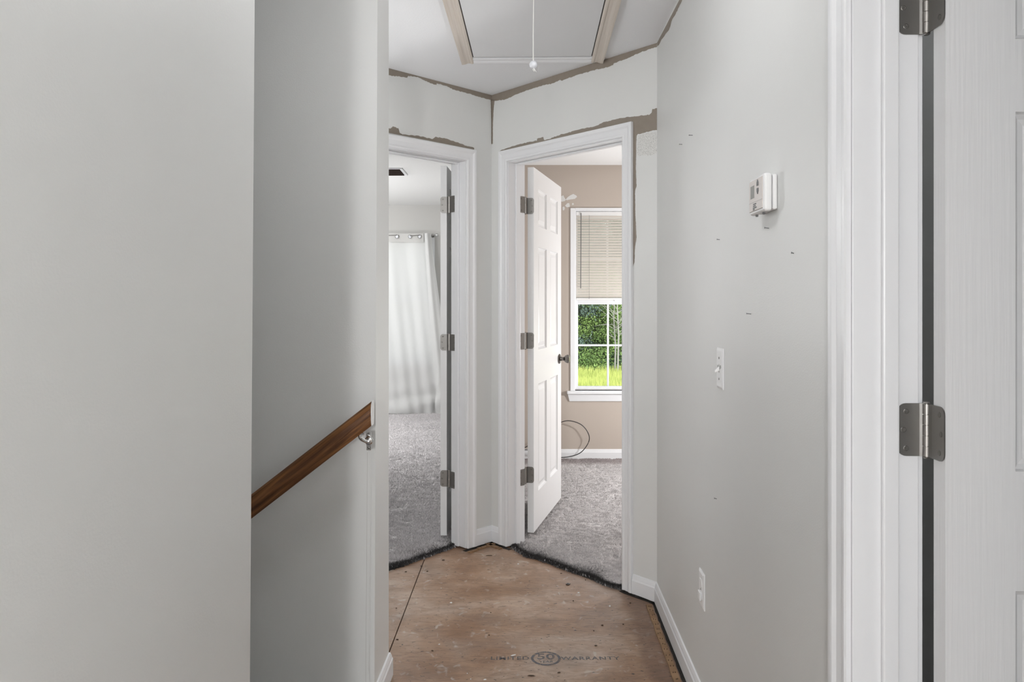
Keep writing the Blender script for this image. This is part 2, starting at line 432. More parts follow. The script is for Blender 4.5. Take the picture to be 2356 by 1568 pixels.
# floor: a dark deck, plywood panels laid on it with a seam
floor = empty('floor'); tag(floor, 'bare brown plywood subfloor of the hall, carpet torn out', 'floor', kind='structure')
sA, sB = floor_px(975, 1290), floor_px(897, 1495)
def seam_x(y): return sA.x + (y - sA.y) * (sB.x - sA.x) / (sB.y - sA.y)
g = .0022
MB().prism([(-.75, -6.1), (.75, -6.1), (.75, 3.45), (.05, 4.3), (-.3, 4.3), (-1.25, 3.45), (-1.25, 2.62), (-.47, 2.62), (-.50, 1.37)], -.05, -.0185).obj('deck', M_hole, floor)
MB().prism([(-.74, -6.1), (.72, -6.1), (.72, 3.42), (.02, 4.28), (seam_x(4.28) + g, 4.28), (seam_x(2.6) + g, 2.6), (-.455, 2.6), (-.475, 1.375), (-.54, 1.1)], -.018, 0).obj('subfloor_panel', M_ply, floor)
MB().prism([(seam_x(4.2) - g, 4.2), (-1.25, 3.5), (-1.25, 2.62), (seam_x(2.62) - g, 2.62)], -.018, 0).obj('subfloor_panel', M_ply, floor)
struct('floor_closet', MB().box((.68, -.6, -.02), (2.4, 2.25, .0)), M_carpetb, 'dark closet floor', 'floor')

# stairs going down to the left
st = empty('stairs', FC.M); tag(st, 'carpeted stairs going down to the left behind the big left wall', 'stairs', kind='structure')
for k in range(12):
    y0 = TH * .3 + .26 * k; z1 = -.19 * (k + 1)
    MB().box((e0 + .001, y0, z1 - .6), (cb - .001, min(y0 + .285, 3.19), z1)).obj('step', M_step, st, bevel=.012)

# ------------------------------------------------------------------ baseboards
BPROF = [(0, .008), (.013, .008), (.013, .066), (.010, .072), (.009, .078), (.005, .090), (0, .092)]
def baseboard(frame, x0, x1, name, label, m0=0, m1=0, off=.0):
    """profile swept along a wall face; m0/m1: mitre growth per metre of thickness at each end"""
    r0 = [(x0 + m0 * t, -t - off, z) for t, z in BPROF]; r1 = [(x1 + m1 * t, -t - off, z) for t, z in BPROF]
    return struct(name, MB().loft([r0, r1]), M_trim, label, 'baseboard', M=frame.M)
mi = math.tan(math.radians(22)) 
baseboard(FW, 0, xa - .064, 'baseboard_right', 'white baseboard along the right hall wall above the tack strip', m0=mi)
baseboard(FR, JR1 + .066, WR, 'baseboard_back_right', 'short white baseboard between the right door casing and corner', m1=-mi)
baseboard(FR, 0, JR0 - .064, 'baseboard_corner_right', 'tiny white baseboard right of the middle corner', m0=1)
baseboard(FL, JL1 + .064, 0, 'baseboard_corner_left', 'small white baseboard left of the middle corner', m1=-1)
baseboard(FC, zx(868.5, 0, 861.5, 1568, 0) + .0, 0, 'baseboard_left', 'white baseboard end wrapping the stub wall corner', m1=1)
BF = Frame((COL.x, COL.y), (1, -HD.x)); BF = Frame((COL.x, COL.y), (-HD.y, HD.x))
baseboard(BF, 0, .5, 'baseboard_nook', 'white baseboard behind the stub wall', m0=-1)
FRR = Frame((0, Y_R), (1, 0)); FLL = Frame((0, Y_L), (1, 0))
baseboard(FRR, .02, XR, 'baseboard_far_right', 'white baseboard under the bedroom window')
baseboard(FLL, XLW, -.08, 'baseboard_far_left', 'white baseboard behind the long curtain')

# ------------------------------------------------------------------ door trim
CPROF = [(0, 0), (0, .008), (.004, .0105), (.010, .0108), (.014, .0088), (.020, .0088), (.036, .0105), (.044, .0155), (.050, .0165), (.058, .0165), (.060, .014), (.060, 0)]
def door_trim(name, fr, x0, x1, th, label, z0=.008, side=-1, stop_y=.049):
    t = empty(name, fr.M); tag(t, label, 'door frame', kind='structure')
    r = .005
    for face, yy, sg in ((0, 0, -1), (1, th, 1)):
        for sx, xe in ((-1, x0 - r), (1, x1 + r)):
            A = [(xe + sx * a, yy + sg * b, z0) for a, b in CPROF]; B = [(xe + sx * a, yy + sg * b, HEAD + r + a) for a, b in CPROF]
            MB().loft([A, B]).obj('casing', M_trim, t)
        A = [(x0 - r - a, yy + sg * b, HEAD + r + a) for a, b in CPROF]; B = [(x1 + r + a, yy + sg * b, HEAD + r + a) for a, b in CPROF]
        MB().loft([A, B]).obj('head_casing', M_trim, t)
    MB().box((x0 - .019, .0005, z0), (x0, th - .0005, HEAD + .019)).obj('jamb', M_trim, t, bevel=.0012)
    MB().box((x1, .0005, z0), (x1 + .019, th - .0005, HEAD + .019)).obj('jamb', M_trim, t, bevel=.0012)
    MB().box((x0, .0005, HEAD), (x1, th - .0005, HEAD + .019)).obj('head_jamb', M_trim, t, bevel=.0012)
    y0, y1 = stop_y, th - .0365
    MB().box((x0, y0, z0), (x0 + .011, y1, HEAD)).obj('door_stop', M_trim, t, bevel=.003)
    MB().box((x1 - .011, y0, z0), (x1, y1, HEAD)).obj('door_stop', M_trim, t, bevel=.003)
    MB().box((x0 + .011, y0, HEAD - .011), (x1 - .011, y1, HEAD)).obj('door_stop', M_trim, t, bevel=.003)
    return t
door_trim('trim_1', FR, JR0, JR1, TH, 'white moulded frame around the doorway to the tan bedroom')
door_trim('trim_2', FL, JL0, JL1, TH, 'white moulded frame around the doorway to the curtained bedroom')
door_trim('trim_3', FW, xa, xb, WTH, 'large white moulded frame at the near right doorway', stop_y=.047)

# ------------------------------------------------------------------ doors
PZ = [(.248, .85), (1.042, 1.620), (1.737, 1.945)]
def make_door(name, corner, direc, thick_left, z0, z1, label, knob=True, knob_z=.947):
    """leaf from a corner along direc; thickness to the left (True) or right of direc"""
    Wd, Td = .772, .0345
    a = math.atan2(direc[1], direc[0])
    root = empty(name, T(corner[0], corner[1], 0) @ RZ(a)); tag(root, label, 'door', kind='structure')
    s = 1 if thick_left else -1
    ya, yb = (0, Td) if s > 0 else (-Td, 0)
    st, mu = .112, .10; pw = (Wd - 2 * st - mu) / 2
    px = [(st, st + pw), (st + pw + mu, Wd - st)]
    # frame with openings, one face grid on either side
    xs = [0, px[0][0], px[0][1], px[1][0], px[1][1], Wd]; zs = [z0] + [z for p in PZ for z in p] + [z1]
    mb = MB()
    for y in (ya, yb):
        for i in range(5):
            for k in range(7):
                if i in (1, 3) and k in (1, 3, 5): continue
                mb.add([(xs[i], y, zs[k]), (xs[i+1], y, zs[k]), (xs[i+1], y, zs[k+1]), (xs[i], y, zs[k+1])], [(0, 1, 2, 3)])
    def tunnel(x0, x1, za, zb):
        v = [(x0, ya, za), (x1, ya, za), (x1, ya, zb), (x0, ya, zb), (x0, yb, za), (x1, yb, za), (x1, yb, zb), (x0, yb, zb)]
        mb.add(v, [(0, 1, 5, 4), (1, 2, 6, 5), (2, 3, 7, 6), (3, 0, 4, 7)])
    tunnel(0, Wd, z0, z1)
    o = mb.obj('leaf', M_door, root, recalc=False)
    bm = bmesh.new(); bm.from_mesh(o.data); bmesh.ops.remove_doubles(bm, verts=bm.verts, dist=1e-5); bmesh.ops.recalc_face_normals(bm, faces=bm.faces); bm.to_mesh(o.data); bm.free()
    off = [(0, 0), (.003, .0060), (.010, .0115), (.019, .0125), (.022, .0115), (.040, .0045), (.043, .0042)]
    for (x0, x1) in px:
        for (za, zb) in PZ:
            m2 = MB()
            for y, sg in ((ya, 1), (yb, -1)):
                rings = [[(x0 + e, y + sg * d, za + e), (x1 - e, y + sg * d, za + e), (x1 - e, y + sg * d, zb - e), (x0 + e, y + sg * d, zb - e)] for e, d in off]
                m2.loft(rings, cap=False); n = len(m2.v); m2.f.append((n-4, n-3, n-2, n-1))
            m2.obj('panel', M_door, root)
    if knob:
        for y, sg in ((ya, -1), (yb, 1)):
            k = MB().lathe([(0, 0), (.031, 0), (.032, .003), (.028, .007), (.014, .009), (.0115, .022), (.012, .030), (.022, .040), (.0265, .052), (.0265, .060), (.021, .066), (0, .068)], 28)
            k.obj('knob', M_bronze, root, M=T(Wd - .062, y, knob_z) @ RX(-sg * PI / 2), smooth=True)
        MB().box((Wd - .0005, ya + .005, knob_z - .028), (Wd + .0012, yb - .005, knob_z + .028)).obj('latch_plate', M_nickel, root)
    return root

def plate_mesh(w, h, r, t, flip):
    pts = [(0, -h/2)]
    for k in range(7):
        an = -PI/2 + k * PI/12; pts.append((w - r + r*math.cos(an), -h/2 + r + r*math.sin(an)))
    for k in range(7):
        an = k * PI/12; pts.append((w - r + r*math.cos(an), h/2 - r + r*math.sin(an)))
    pts.append((0, h/2))
    return pts
def hinge(parent, pin, dA, offA, dB, offB, z, h=.0885, w=.036):
    """parent: a door root. pin: world xy. d*: world direction of each plate away from the pin; off*: world xy where the plate starts"""
    inv = parent.matrix_world.inverted() if False else None
    root = bpy.data.objects.new('hinge', None)
    mb = MB()
    n5 = 5; gap = .0006; kh = h / n5
    for k in range(n5):
        mb.lathe([(.0062, -h/2 + k*kh + gap), (.0062, -h/2 + (k+1)*kh - gap)], 24, T(pin[0], pin[1], z))
    mb.lathe([(.0042, -h/2 - .003), (.0058, -h/2 - .0015), (.0042, -h/2), (.0035, h/2), (.0062, h/2 + .001), (.0045, h/2 + .0035)], 16, T(pin[0], pin[1], z))
    ob = mb.obj('hinge', M_nickelk, smooth=True)
    world_parent(ob, parent)
    screws = []
    for d, o in ((dA, offA), (dB, offB)):
        d = Vector(d).normalized(); nrm = Vector((-d.y, d.x))
        toward = Vector((0, 0)) - Vector(o)                       # the side that faces the camera
        if nrm.dot(toward) < 0: nrm = -nrm
        Mx = Matrix(((d.x, 0, nrm.x, o[0]), (d.y, 0, nrm.y, o[1]), (0, 1, 0, z), (0, 0, 0, 1)))
        pts = plate_mesh(w, h, .014, .002, False)
        m = MB().prism(pts, -.0002, .0020, Mx)
        # the curl from plate to knuckle
        p = Vector((pin[0], pin[1])); q = Vector(o)
        t0 = nrm * .001
        v = [(q.x - t0.x, q.y - t0.y, z - h/2), (q.x + t0.x, q.y + t0.y, z - h/2), (p.x + t0.x, p.y + t0.y, z - h/2), (p.x - t0.x, p.y - t0.y, z - h/2)]
        m.prism([(a[0], a[1]) for a in v], z - h/2, z + h/2)
        pl = m.obj('hinge_plate', M_nickel); world_parent(pl, ob)
        for sx, sz in ((w * .62, .031), (w * .74, 0), (w * .62, -.031)):
            sm = MB().lathe([(.0046, .0019), (.0046, .0024), (.0036, .0030), (.0012, .0030)], 14, Mx @ T(sx, sz, 0))
            so = sm.obj('screw', M_screw); world_parent(so, ob)
    return ob
def world_parent(o, p):
    bpy.context.view_layer.update()
    o.parent = p; o.matrix_parent_inverse = p.matrix_world.inverted()

# right bedroom door
dR = Vector((.257, .966)).normalized()
cR = Vector((.1194, 4.190))
door1 = make_door('door_1', cR, dR, True, .0435, 2.051, 'white six-panel door standing open into the tan bedroom')
bpy.context.view_layer.update()
cRb = cR + Vector((-dR.y, dR.x)) * .0345
jR = FR.w(JR0, TH); pinR = (.0737, 4.176)
for z in (1.838, 1.098, .361):
    hinge(door1, pinR, -FR.y.xy, (FR.w(JR0 + .001, TH - .001)).xy, (cR - cRb), (cRb + dR * -.0012), z)
# left bedroom door
dL = Vector((.05, 1)).normalized()
cL = Vector((-.3547, 4.150))
door2 = make_door('door_2', cL, dL, True, .0415, 2.051, 'white door seen edge-on, open into the curtained bedroom')
bpy.context.view_layer.update()
pinL = (-.341, 4.138)
for z in (1.838, 1.092, .352):
    hinge(door2, pinL, -FL.y.xy, FL.w(JL1 - .001, TH - .001).xy, Vector((-1, .05)), cL + Vector((.001, -.0012)), z)
# near door
cN = Vector((.697, 1.227))
door3 = make_door('door_3', cN, (1, -.012), True, .012, 2.043, 'white panelled door at far right, seen close up', knob=True)
bpy.context.view_layer.update()
jN = FW.w(xa, WTH)
for z in (1.808, 1.100, .35):
    hinge(door3, (.694, 1.277), -FW.y.xy, (jN.x - .0005, jN.y - .001), (0, -1), (.6962, 1.2615), z)

# ------------------------------------------------------------------ old paint left along ceiling and casings
rng = random.Random(7)
def ragged(pts, step=3.0, amp=.9):
    out = []
    for (a, b), (c_, d_) in zip(pts, pts[1:]):
        n = max(1, int(math.hypot(c_ - a, d_ - b) / step))
        for k in range(n):
            t = k / n; out.append((a + (c_ - a) * t + rng.uniform(-amp, amp) * .4, b + (d_ - b) * t + rng.uniform(-amp, amp)))
    out.append(pts[-1]); return out
bpy.context.view_layer.update()
def wall_patch(fr, wall, smooth_edge, rag_edge, m, name='unpainted_strip', off=.0006, step=3, amp=.9, raw=None, clampz=True):
    pts = list(smooth_edge) + ragged(rag_edge, step, amp)
    P = [fr.px(x, y, off) for x, y in pts]
    if clampz: P = [(x, min(z, CEIL - .0002)) for x, z in P]
    if raw: P = raw(P)
    # solid sliver of paint so that it has two sides
    mb = MB(); n = len(P)
    mb.add([(x, -off, z) for x, z in P], [tuple(range(n))])
    o = mb.obj(name, m, wall, M=wall.matrix_world.inverted() @ fr.M)
    if o.data.polygons[0].normal.y > 0: o.data.flip_normals()
    return o
wall_patch(FR, wall_dr, [(1513, 98), (1131.5, 217)], [(1131.5, 231), (1137, 232.6), (1166, 228), (1181, 220.4), (1203, 211), (1239, 199), (1249, 196), (1267, 193), (1289, 184), (1293, 186), (1304, 180.6), (1337, 170), (1377, 158.6), (1385, 157.6), (1411, 150), (1412, 145.4), (1442, 134.7), (1472, 121), (1503, 110), (1513, 107)], M_oldpaint)
wall_patch(FR, wall_dr, [(1456, 617), (1455, 283), (1449, 281.5), (1147, 349)], [(1147.7, 348), (1166, 340.4), (1197, 330.6), (1235, 323), (1236, 318), (1250, 315), (1252, 323), (1261, 320), (1291, 309), (1319, 301.5), (1350, 294), (1374, 289), (1386, 281.6), (1411, 275.5), (1441, 269.4), (1472, 266), (1493, 264), (1499, 260), (1501, 251), (1512, 248), (1512.5, 298.4), (1495, 301.5), (1481, 306), (1467.6, 308.5), (1464.5, 312), (1463, 383), (1464.5, 428), (1461, 440), (1462, 495), (1464.5, 545.6), (1461, 571), (1459.7, 603), (1456, 617)], M_oldpaint)
wall_patch(FR, wall_dr, [(1131.5, 331), (1131.5, 228)], [(1138, 230), (1135.5, 255), (1134, 290), (1133.8, 331)], M_oldpaint, amp=.5)
wall_patch(FL, wall_dl, [(1131.5, 217), (860, 145)], [(860, 168), (899, 174), (921, 176), (936.5, 179), (939, 174.5), (961, 177.5), (976, 185), (1004, 196), (1005, 191), (1031, 199), (1044, 206.6), (1074, 214), (1093, 220), (1120, 228), (1131.5, 231)], M_oldpaint)
wall_patch(FL, wall_dl, [(1091, 344), (860, 298.6)], [(870, 296), (900, 295), (904, 291), (916.6, 295), (920, 304.6), (926, 308.5), (967, 313), (995, 320), (1002, 314.7), (1025, 318), (1044, 324.5), (1057, 329), (1070, 334), (1091, 340)], M_oldpaint)
wall_patch(FL, wall_dl, [(1131.5, 228), (1131.5, 331)], [(1130.3, 331), (1130.5, 290), (1129.5, 245), (1129, 230)], M_oldpaint, amp=.4)
wall_patch(FW, wall_right, [(1620, -110), (1512, 98)], [(1512.5, 107), (1516, 102.5), (1522, 92), (1529, 82.6), (1533.6, 75), (1539, 69.6), (1540, 65), (1543.5, 56.6), (1544.6, 49.7), (1547, 43.6), (1552.7, 36), (1560, 20), (1564, 11.5), (1570, 0), (1628, -112)], M_oldpaint, step=4)
wall_patch(FR, wall_dr, [(1466, 314)], [(1467, 312), (1480, 308), (1496, 304), (1512.5, 302), (1512.5, 350), (1500, 356), (1484, 357), (1469, 359), (1466, 350), (1466, 314)], M_speck, name='roller_speckle', amp=1.2)
# spackle smears on the tan wall beside the window
for poly in ([(1288, 452), (1296, 449), (1302, 459), (1299, 463), (1288, 464)],
             [(1301, 459), (1310, 450), (1318, 446), (1326, 449), (1328, 453), (1322, 457), (1305, 460)],
             [(1300, 473), (1305, 467), (1310, 467), (1311, 475), (1304, 477)], [(1316, 469), (1319, 466), (1320, 470), (1317, 472)],
             [(1294, 477), (1298, 474), (1300, 479), (1297, 484), (1295, 483)]):
    wall_patch(FRR, wall_rr, [poly[0]], poly + [poly[0]], M_patch, name='spackle_smear', off=.0012, step=2, amp=.7)

# ------------------------------------------------------------------ attic hatch with pull cord
HF = Frame((0, 0), (HD.y, -HD.x))                      # x across the hall, y along it
def hat(x, y, z=CEIL): return x, y, z
ht = empty('attic_hatch', HF.M); tag(ht, 'ceiling attic hatch panel in a frame with bare tan side trims', 'hatch')
v = HF.M.inverted() @ Vector((-.2346, 3.58, 0)); xL = v.x
v2 = HF.M.inverted() @ Vector((.4250, 3.561, 0)); xRr = v2.x
yF = v.y; yB = 2.15; tw = .056
SP = [(0, 0), (0, .010), (.006, .013), (.012, .013), (.016, .010), (.030, .011), (.040, .015), (.050, .017), (.056, .017), (.056, 0)]
for xe, sg in ((xL, 1), (xRr, -1)):
    A = [(xe + sg * (tw - a), yF, CEIL - b) for a, b in SP]; B = [(xe + sg * (tw - a), yB, CEIL - b) for a, b in SP]
    MB().loft([A, B]).obj('side_trim', M_hatchw, ht)
for yy, sg in ((yF, -1), (yB, 1)):
    A = [(xL + tw, yy + sg * (tw + .008 - a * 1.1), CEIL - b * .8) for a, b in SP]; B = [(xRr - tw, yy + sg * (tw + .008 - a * 1.1), CEIL - b * .8) for a, b in SP]
    MB().loft([A, B]).obj('end_trim', M_trim, ht)
MB().box((xL + tw + .0045, yB + .066, CEIL - .0065), (xRr - tw - .0045, yF - .080, CEIL + .01)).obj('hatch_panel', M_hatch, ht)
MB().box((xL + tw - .004, yB + .05, CEIL - .0012), (xRr - tw + .004, yF - .058, CEIL - .0002)).obj('shadow_gap', M_hole, ht)
pc = empty('pull_cord', T(*at_depth(1227, 0, 2.6).xy, CEIL)); tag(pc, 'white hatch pull cord ending in a small white ball', 'cord')
bz = at_depth(1227, 149, 2.6).z - CEIL
MB().tube([(0, 0, -.006), (.001, 0, bz * .3), (-.0005, 0, bz * .7), (0, 0, bz + .01)], .0019, 8).obj('string', M_cord, pc, smooth=True)
MB().lathe([(.002, .0135), (.006, .0122), (.0105, .0085), (.0132, .003), (.0135, -.001), (.012, -.007), (.008, -.0115), (.003, -.0135)], 24, T(0, 0, bz)).obj('ball', M_ball, pc, smooth=True)
MB().tube([(0, 0, bz - .012), (.004, -.002, bz - .018), (.011, -.003, bz - .026)], [.0028, .0024, .001], 6).obj('frayed_end', M_cord, pc)
MB().tube([(0, 0, bz - .012), (-.002, 0, bz - .016), (.004, -.003, bz - .024)], [.0025, .002, .001], 6).obj('frayed_end', M_cord, pc)

# ------------------------------------------------------------------ handrail
FS = Frame(FC.w(cb, 0).xy, (FC.y * -1).xy)             # stairwell wall face: x to the right, local y away from the viewer
hr = empty('handrail', FS.M); tag(hr, 'dark oak stair handrail with a white painted end cut', 'handrail')
offR = .046
def sp(px, py, off=offR):
    x, z = FS.px(px, py, off); return Vector((x, -off, z))
ptop, pbot = sp(856, 950), sp(583, 1161)
dirR = (ptop - pbot).normalized(); far = ptop - dirR * 3.0
up = Vector((0, 0, 1)); rise = dirR.z / dirR.x
hv = abs(FS.px(700, 922, offR)[1] - FS.px(700, 978, offR)[1]) / 2
prof = [(-.016, -.66), (-.0185, -.40), (-.0165, -.26), (-.0185, -.05), (-.0185, .40), (-.014, .80), (-.006, 1.0), (.008, 1.0), (.015, .80), (.0185, .40), (.0185, -.05), (.0165, -.26), (.0185, -.40), (.016, -.66), (.012, -1.0), (-.011, -1.0)]
def rail_ring(p, dx=0): return [(p.x + dx, p.y + a, p.z + b * hv + dx * rise) for a, b in prof]
MR = T(*ptop) @ RY(-math.atan2(dirR.z, dirR.x)); MRi = MR.inverted()
MB().loft([[tuple(MRi @ Vector(v)) for v in rail_ring(far)], [tuple(MRi @ Vector(v)) for v in rail_ring(ptop)]]).obj('rail', M_oak, hr, M=MR, bevel=.0015)
MB().loft([rail_ring(ptop, .0002), rail_ring(ptop, .0030)]).obj('end_cap', M_plast, hr)
bx = sp(838, 1000, .03)
br = MB().tube(catmull([(bx.x - .010, -offR, bx.z + .010), (bx.x - .008, -offR + .002, bx.z - .008), (bx.x + .004, -.030, bx.z - .020), (bx.x + .008, -.012, bx.z - .022), (bx.x + .008, -.003, bx.z - .022)], 5), .0055, 10)
br.lathe([(.0, 0), (.013, 0), (.014, .003), (.010, .006), (0, .006)], 16, T(bx.x + .008, -.0005, bx.z - .022) @ RX(PI / 2))
br.box((bx.x + .001, -.004, bx.z - .052), (bx.x + .015, -.0004, bx.z + .004))
br.box((bx.x - .028, -offR - .009, bx.z + .004), (bx.x + .006, -offR + .009, bx.z + .0085), T(0, 0, 0))
bo = br.obj('bracket', M_chrome, hr, smooth=True, bevel=.001)
for dz in (.0, -.044):
    MB().lathe([(.0035, 0), (.003, .002), (.001, .0025)], 10, T(bx.x + .008, -.004, bx.z + dz) @ RX(PI / 2)).obj('screw', M_bronze, bo)
br2 = sp(330, 1390, .03)
MB().tube(catmull([(br2.x - .01, -offR, br2.z + .01), (br2.x + .004, -.03, br2.z - .02), (br2.x + .008, -.0005, br2.z - .022)], 5), .0055, 10).obj('bracket', M_chrome, hr, smooth=True)
# drywall bead line near the stub corner
q0 = FS.px(845, 1040, .0005); q1 = FS.px(841, 1568, .0005)
MB().add([(q0[0], -.0005, q0[1]), (q0[0] + .0012, -.0005, q0[1]), (q1[0] + .0012, -.0005, q1[1]), (q1[0], -.0005, q1[1])], [(0, 1, 2, 3)]).obj('corner_bead_line', M_greywall, wall_stair, M=FC.M.inverted() @ FS.M)

# ------------------------------------------------------------------ things on the right wall
def rounded_box(x0, x1, y0, y1, z0, z1, m, name, parent, bev, **k):
    return MB().box((x0, y0, z0), (x1, y1, z1)).obj(name, m, parent, bevel=bev, seg=4, **k)
# thermostat: back face on the wall, front 30 mm out
xr_, zt = FW.px(1783, 396, .006); _, zb = FW.px(1783, 484, .006)
tx0 = FW.px(1741, 430, .012)[0]; tx1 = xr_
tw_ = .122; th_ = (zt - zb)
tz = (zt + zb) / 2
tw_ = .112
t = empty('thermostat', FW.M @ T(tx1 - tw_ / 2, 0, tz)); tag(t, 'cream wall thermostat with small grey screen', 'thermostat')
hw, hh = tw_ / 2, th_ / 2
rounded_box(-hw, hw, -.0105, -.0002, -hh + .003, hh - .003, M_plast, 'back_plate', t, .004)
rounded_box(-hw - .001, hw - .001, -.030, -.0112, -hh, hh, M_plast, 'body', t, .006)
rounded_box(-hw + .003, hw - .008, -.0318, -.028, -hh + .007, hh - .006, M_thermof, 'face', t, .0015)
MB().box((-hw + .003, -.0322, -hh * .36), (hw - .008, -.0316, -hh * .345)).obj('seam', M_greywall, t)
MB().box((-hw + .016, -.0323, -hh * .12), (-hw + .044, -.0317, hh * .56)).obj('screen', M_lcd, t)
for sg, zz in ((1, hh * .60), (-1, hh * .18)):
    MB().prism([(-.006, -.006 * sg), (.006, -.006 * sg), (.006, .001 * sg), (0, .008 * sg), (-.006, .001 * sg)], 0, .0016, T(.016, -.0317, zz) @ RX(PI / 2)).obj('arrow_button', M_ink, t, bevel=.0005)
for k, (a, b_, c_) in enumerate(((-.020, .004, -.50), (-.020, -.001, -.60), (-.022, .006, -.70), (-.022, -.008, -.79))):
    MB().box((a, -.0322, hh * c_), (b_, -.0316, hh * c_ + .0028)).obj('print_mark', M_ink, t)
for xx in (-hw + .030, hw - .03):
    MB().box((xx - .003, -.024, -hh - .005), (xx + .003, -.019, -hh + .001)).obj('lever', M_ink, t, bevel=.001)

def plate(name, pxl, pxr, pyt, pyb, label, cat, off=.0):
    xl = FW.px(pxl, 800, .004)[0]; xr = FW.px(pxr, 800, .001)[0]
    zt = FW.px(pxr, pyt, .001)[1]; zb = FW.px(pxr, pyb, .001)[1]
    xc = xr - .035; hp = (zt - zb) / 2
    r = empty(name, FW.M @ T(xc, 0, (zt + zb) / 2)); tag(r, label, cat)
    pr = [(0, -.0002), (.0, -.0025), (.006, -.0052), (.009, -.0055)]
    rings = [[(-.035 + a, y, -hp + a), (.035 - a, y, -hp + a), (.035 - a, y, hp - a), (-.035 + a, y, hp - a)] for a, y in pr]
    MB().loft(rings).obj('cover_plate', M_plast, r)
    return r, hp
sw, hp = plate('light_switch', 1644, 1665, 802, 897, 'white light switch plate smudged around its toggle', 'switch')
MB().box((-.0045, -.0060, -.012), (.0045, -.0056, .012)).obj('toggle_slot', M_greywall, sw)
MB().loft([[(-.004, -.0056, -.006), (.004, -.0056, -.006), (.004, -.0056, .006), (-.004, -.0056, .006)], [(-.003, -.018, -.012), (.003, -.018, -.012), (.003, -.018, -.006), (-.003, -.018, -.006)]]).obj('toggle', M_plast, sw, bevel=.001)
for zz in (.030, -.030):
    MB().lathe([(.0034, 0), (.003, .0012), (0, .0014)], 12, T(0, -.0055, zz) @ RX(PI / 2)).obj('screw', M_nickel, sw)
MB().prism([(-.02, -.004), (.008, -.007), (.026, .0), (.022, .007), (.004, .004), (-.022, .005)], 0, .0003, T(0, -.0056, .004) @ RX(PI / 2)).obj('smudge', mat('grey_smudge', (.46, .46, .45), .6), sw)
ol, hp = plate('wall_outlet', 1606, 1621.5, 1322, 1406, 'white outlet plate low on the wall near the baseboard', 'outlet')
for zz, dep in ((.0195, .0072), (-.0195, .0075)):
    pts = [(.0165 * math.cos(2*PI*k/24), max(-.0135, min(.0135, .0175 * math.sin(2*PI*k/24)))) for k in range(24)]
    MB().prism(pts, 0, dep, T(0, 0, zz) @ RX(PI / 2)).obj('socket', M_plast, ol)
rounded_box(-.0145, .0145, -.0125, -.0076, -.034, -.006, M_plast, 'socket_cover', ol, .003)
MB().lathe([(.0032, 0), (.003, .0012), (0, .0014)], 12, T(0, -.0055, 0) @ RX(PI / 2)).obj('screw', M_nickel, ol)

for i, (px_, py_, ang, ln, lab) in enumerate([
    (1593, 311, -.06, .012, 'dark staple high on the right wall, nearest the ceiling'),
    (1569, 332, -.10, .010, 'dark staple just below and left of the highest one'),
    (1768, 525, -.45, .009, 'dark staple in the wall right under the thermostat'),
    (1655, 551, -.35, .007, 'small dark staple left of and below the thermostat'),
    (1825, 583, -1.2, .004, 'tiny dark nail in the wall nearest the big door casing'),
    (1727, 722, -.4, .010, 'dark staple in the wall above and right of the switch'),
    (1648, 1147, -.8, .006, 'faint dark nail between the switch and the outlet')]):
    x, z = FW.px(px_, py_, .001)
    s_ = MB().tube([(0, .002, 0), (0, -ln, ln * ang * -.35)], .0011, 6)
    s_.lathe([(0, 0), (.0021, 0), (.0021, .0009), (0, .0009)], 8, T(0, -ln, ln * ang * -.35) @ RX(PI / 2))
    tag(s_.obj('wall_nail', M_ink, M=FW.M @ T(x, 0, z)), lab.replace('staple', 'nail'), 'nail', 'nails left in the right wall')

# ------------------------------------------------------------------ ceiling lights and added fill lamps
def ceiling_light(loc, watts, size, label, name='ceiling_light', col=(.975, .985, .995)):
    """globe lamp on a short stem: the glass globe is the light source"""
    r = empty(name, T(*loc)); tag(r, label, 'lamp')
    MB().lathe([(.065, 0), (.065, -.012), (.02, -.03), (.012, -.03), (.012, -.09), (.05, -.095), (.05, -.11)], 32).obj('canopy', M_trim, r, smooth=True)
    l = bpy.data.lights.new(name + '_globe', 'POINT'); l.shadow_soft_size = size; l.energy = watts; l.color = col
    o = bpy.data.objects.new('globe', l); C.objects.link(o); o.parent = r; o.location = (0, 0, -.11 - size)
    return r
for key, x, y, z, size, lab in (
    ('hallC', -.02, 1.75, CEIL, .10, 'glass globe lamp on the hall ceiling by the stair opening, above the picture'),
    ('leftF', -2.6, 7.2, CEIL, .14, 'added unseen fill lamp in the far half of the curtained bedroom'),  # unseen lamp added to brighten the curtained bedroom
    ('closet', 1.7, 1.75, CEIL, .06, 'small added fill lamp in the closet behind the near door')):  # unseen lamp added to lift the gap behind the near door
    if LAMPS[key]: ceiling_light((x, y, z), LAMPS[key], size, lab)
def fill_lamp(name, loc, watts, size, label):  # unseen lamps added as fill light
    r = empty(name, T(*loc)); tag(r, label, 'lamp')
    MB().lathe([(.03, -.14), (.05, -.13), (.012, -.12), (.010, -.02), (.02, 0), (.030, .05), (.032, .055)], 28).obj('holder', M_trim, r, smooth=True)
    l = bpy.data.lights.new(name + '_globe', 'POINT'); l.shadow_soft_size = size; l.energy = watts; l.color = (.975, .985, .995)
    o = bpy.data.objects.new('globe', l); C.objects.link(o); o.parent = r; o.location = (0, 0, .06 + size)
if LAMPS['nook']: fill_lamp('fill_lamp', (-.88, 2.95, 1.55), LAMPS['nook'], .06, 'added fill light in the nook behind the stub wall')  # added to brighten the far hall and its ceiling
if LAMPS['right_fill']: fill_lamp('bedroom_fill', (1.8, 5.2, .82), LAMPS['right_fill'], .10, 'added fill light in the tan bedroom, out of sight beside the door')  # added to light the stub wall end through the doorway
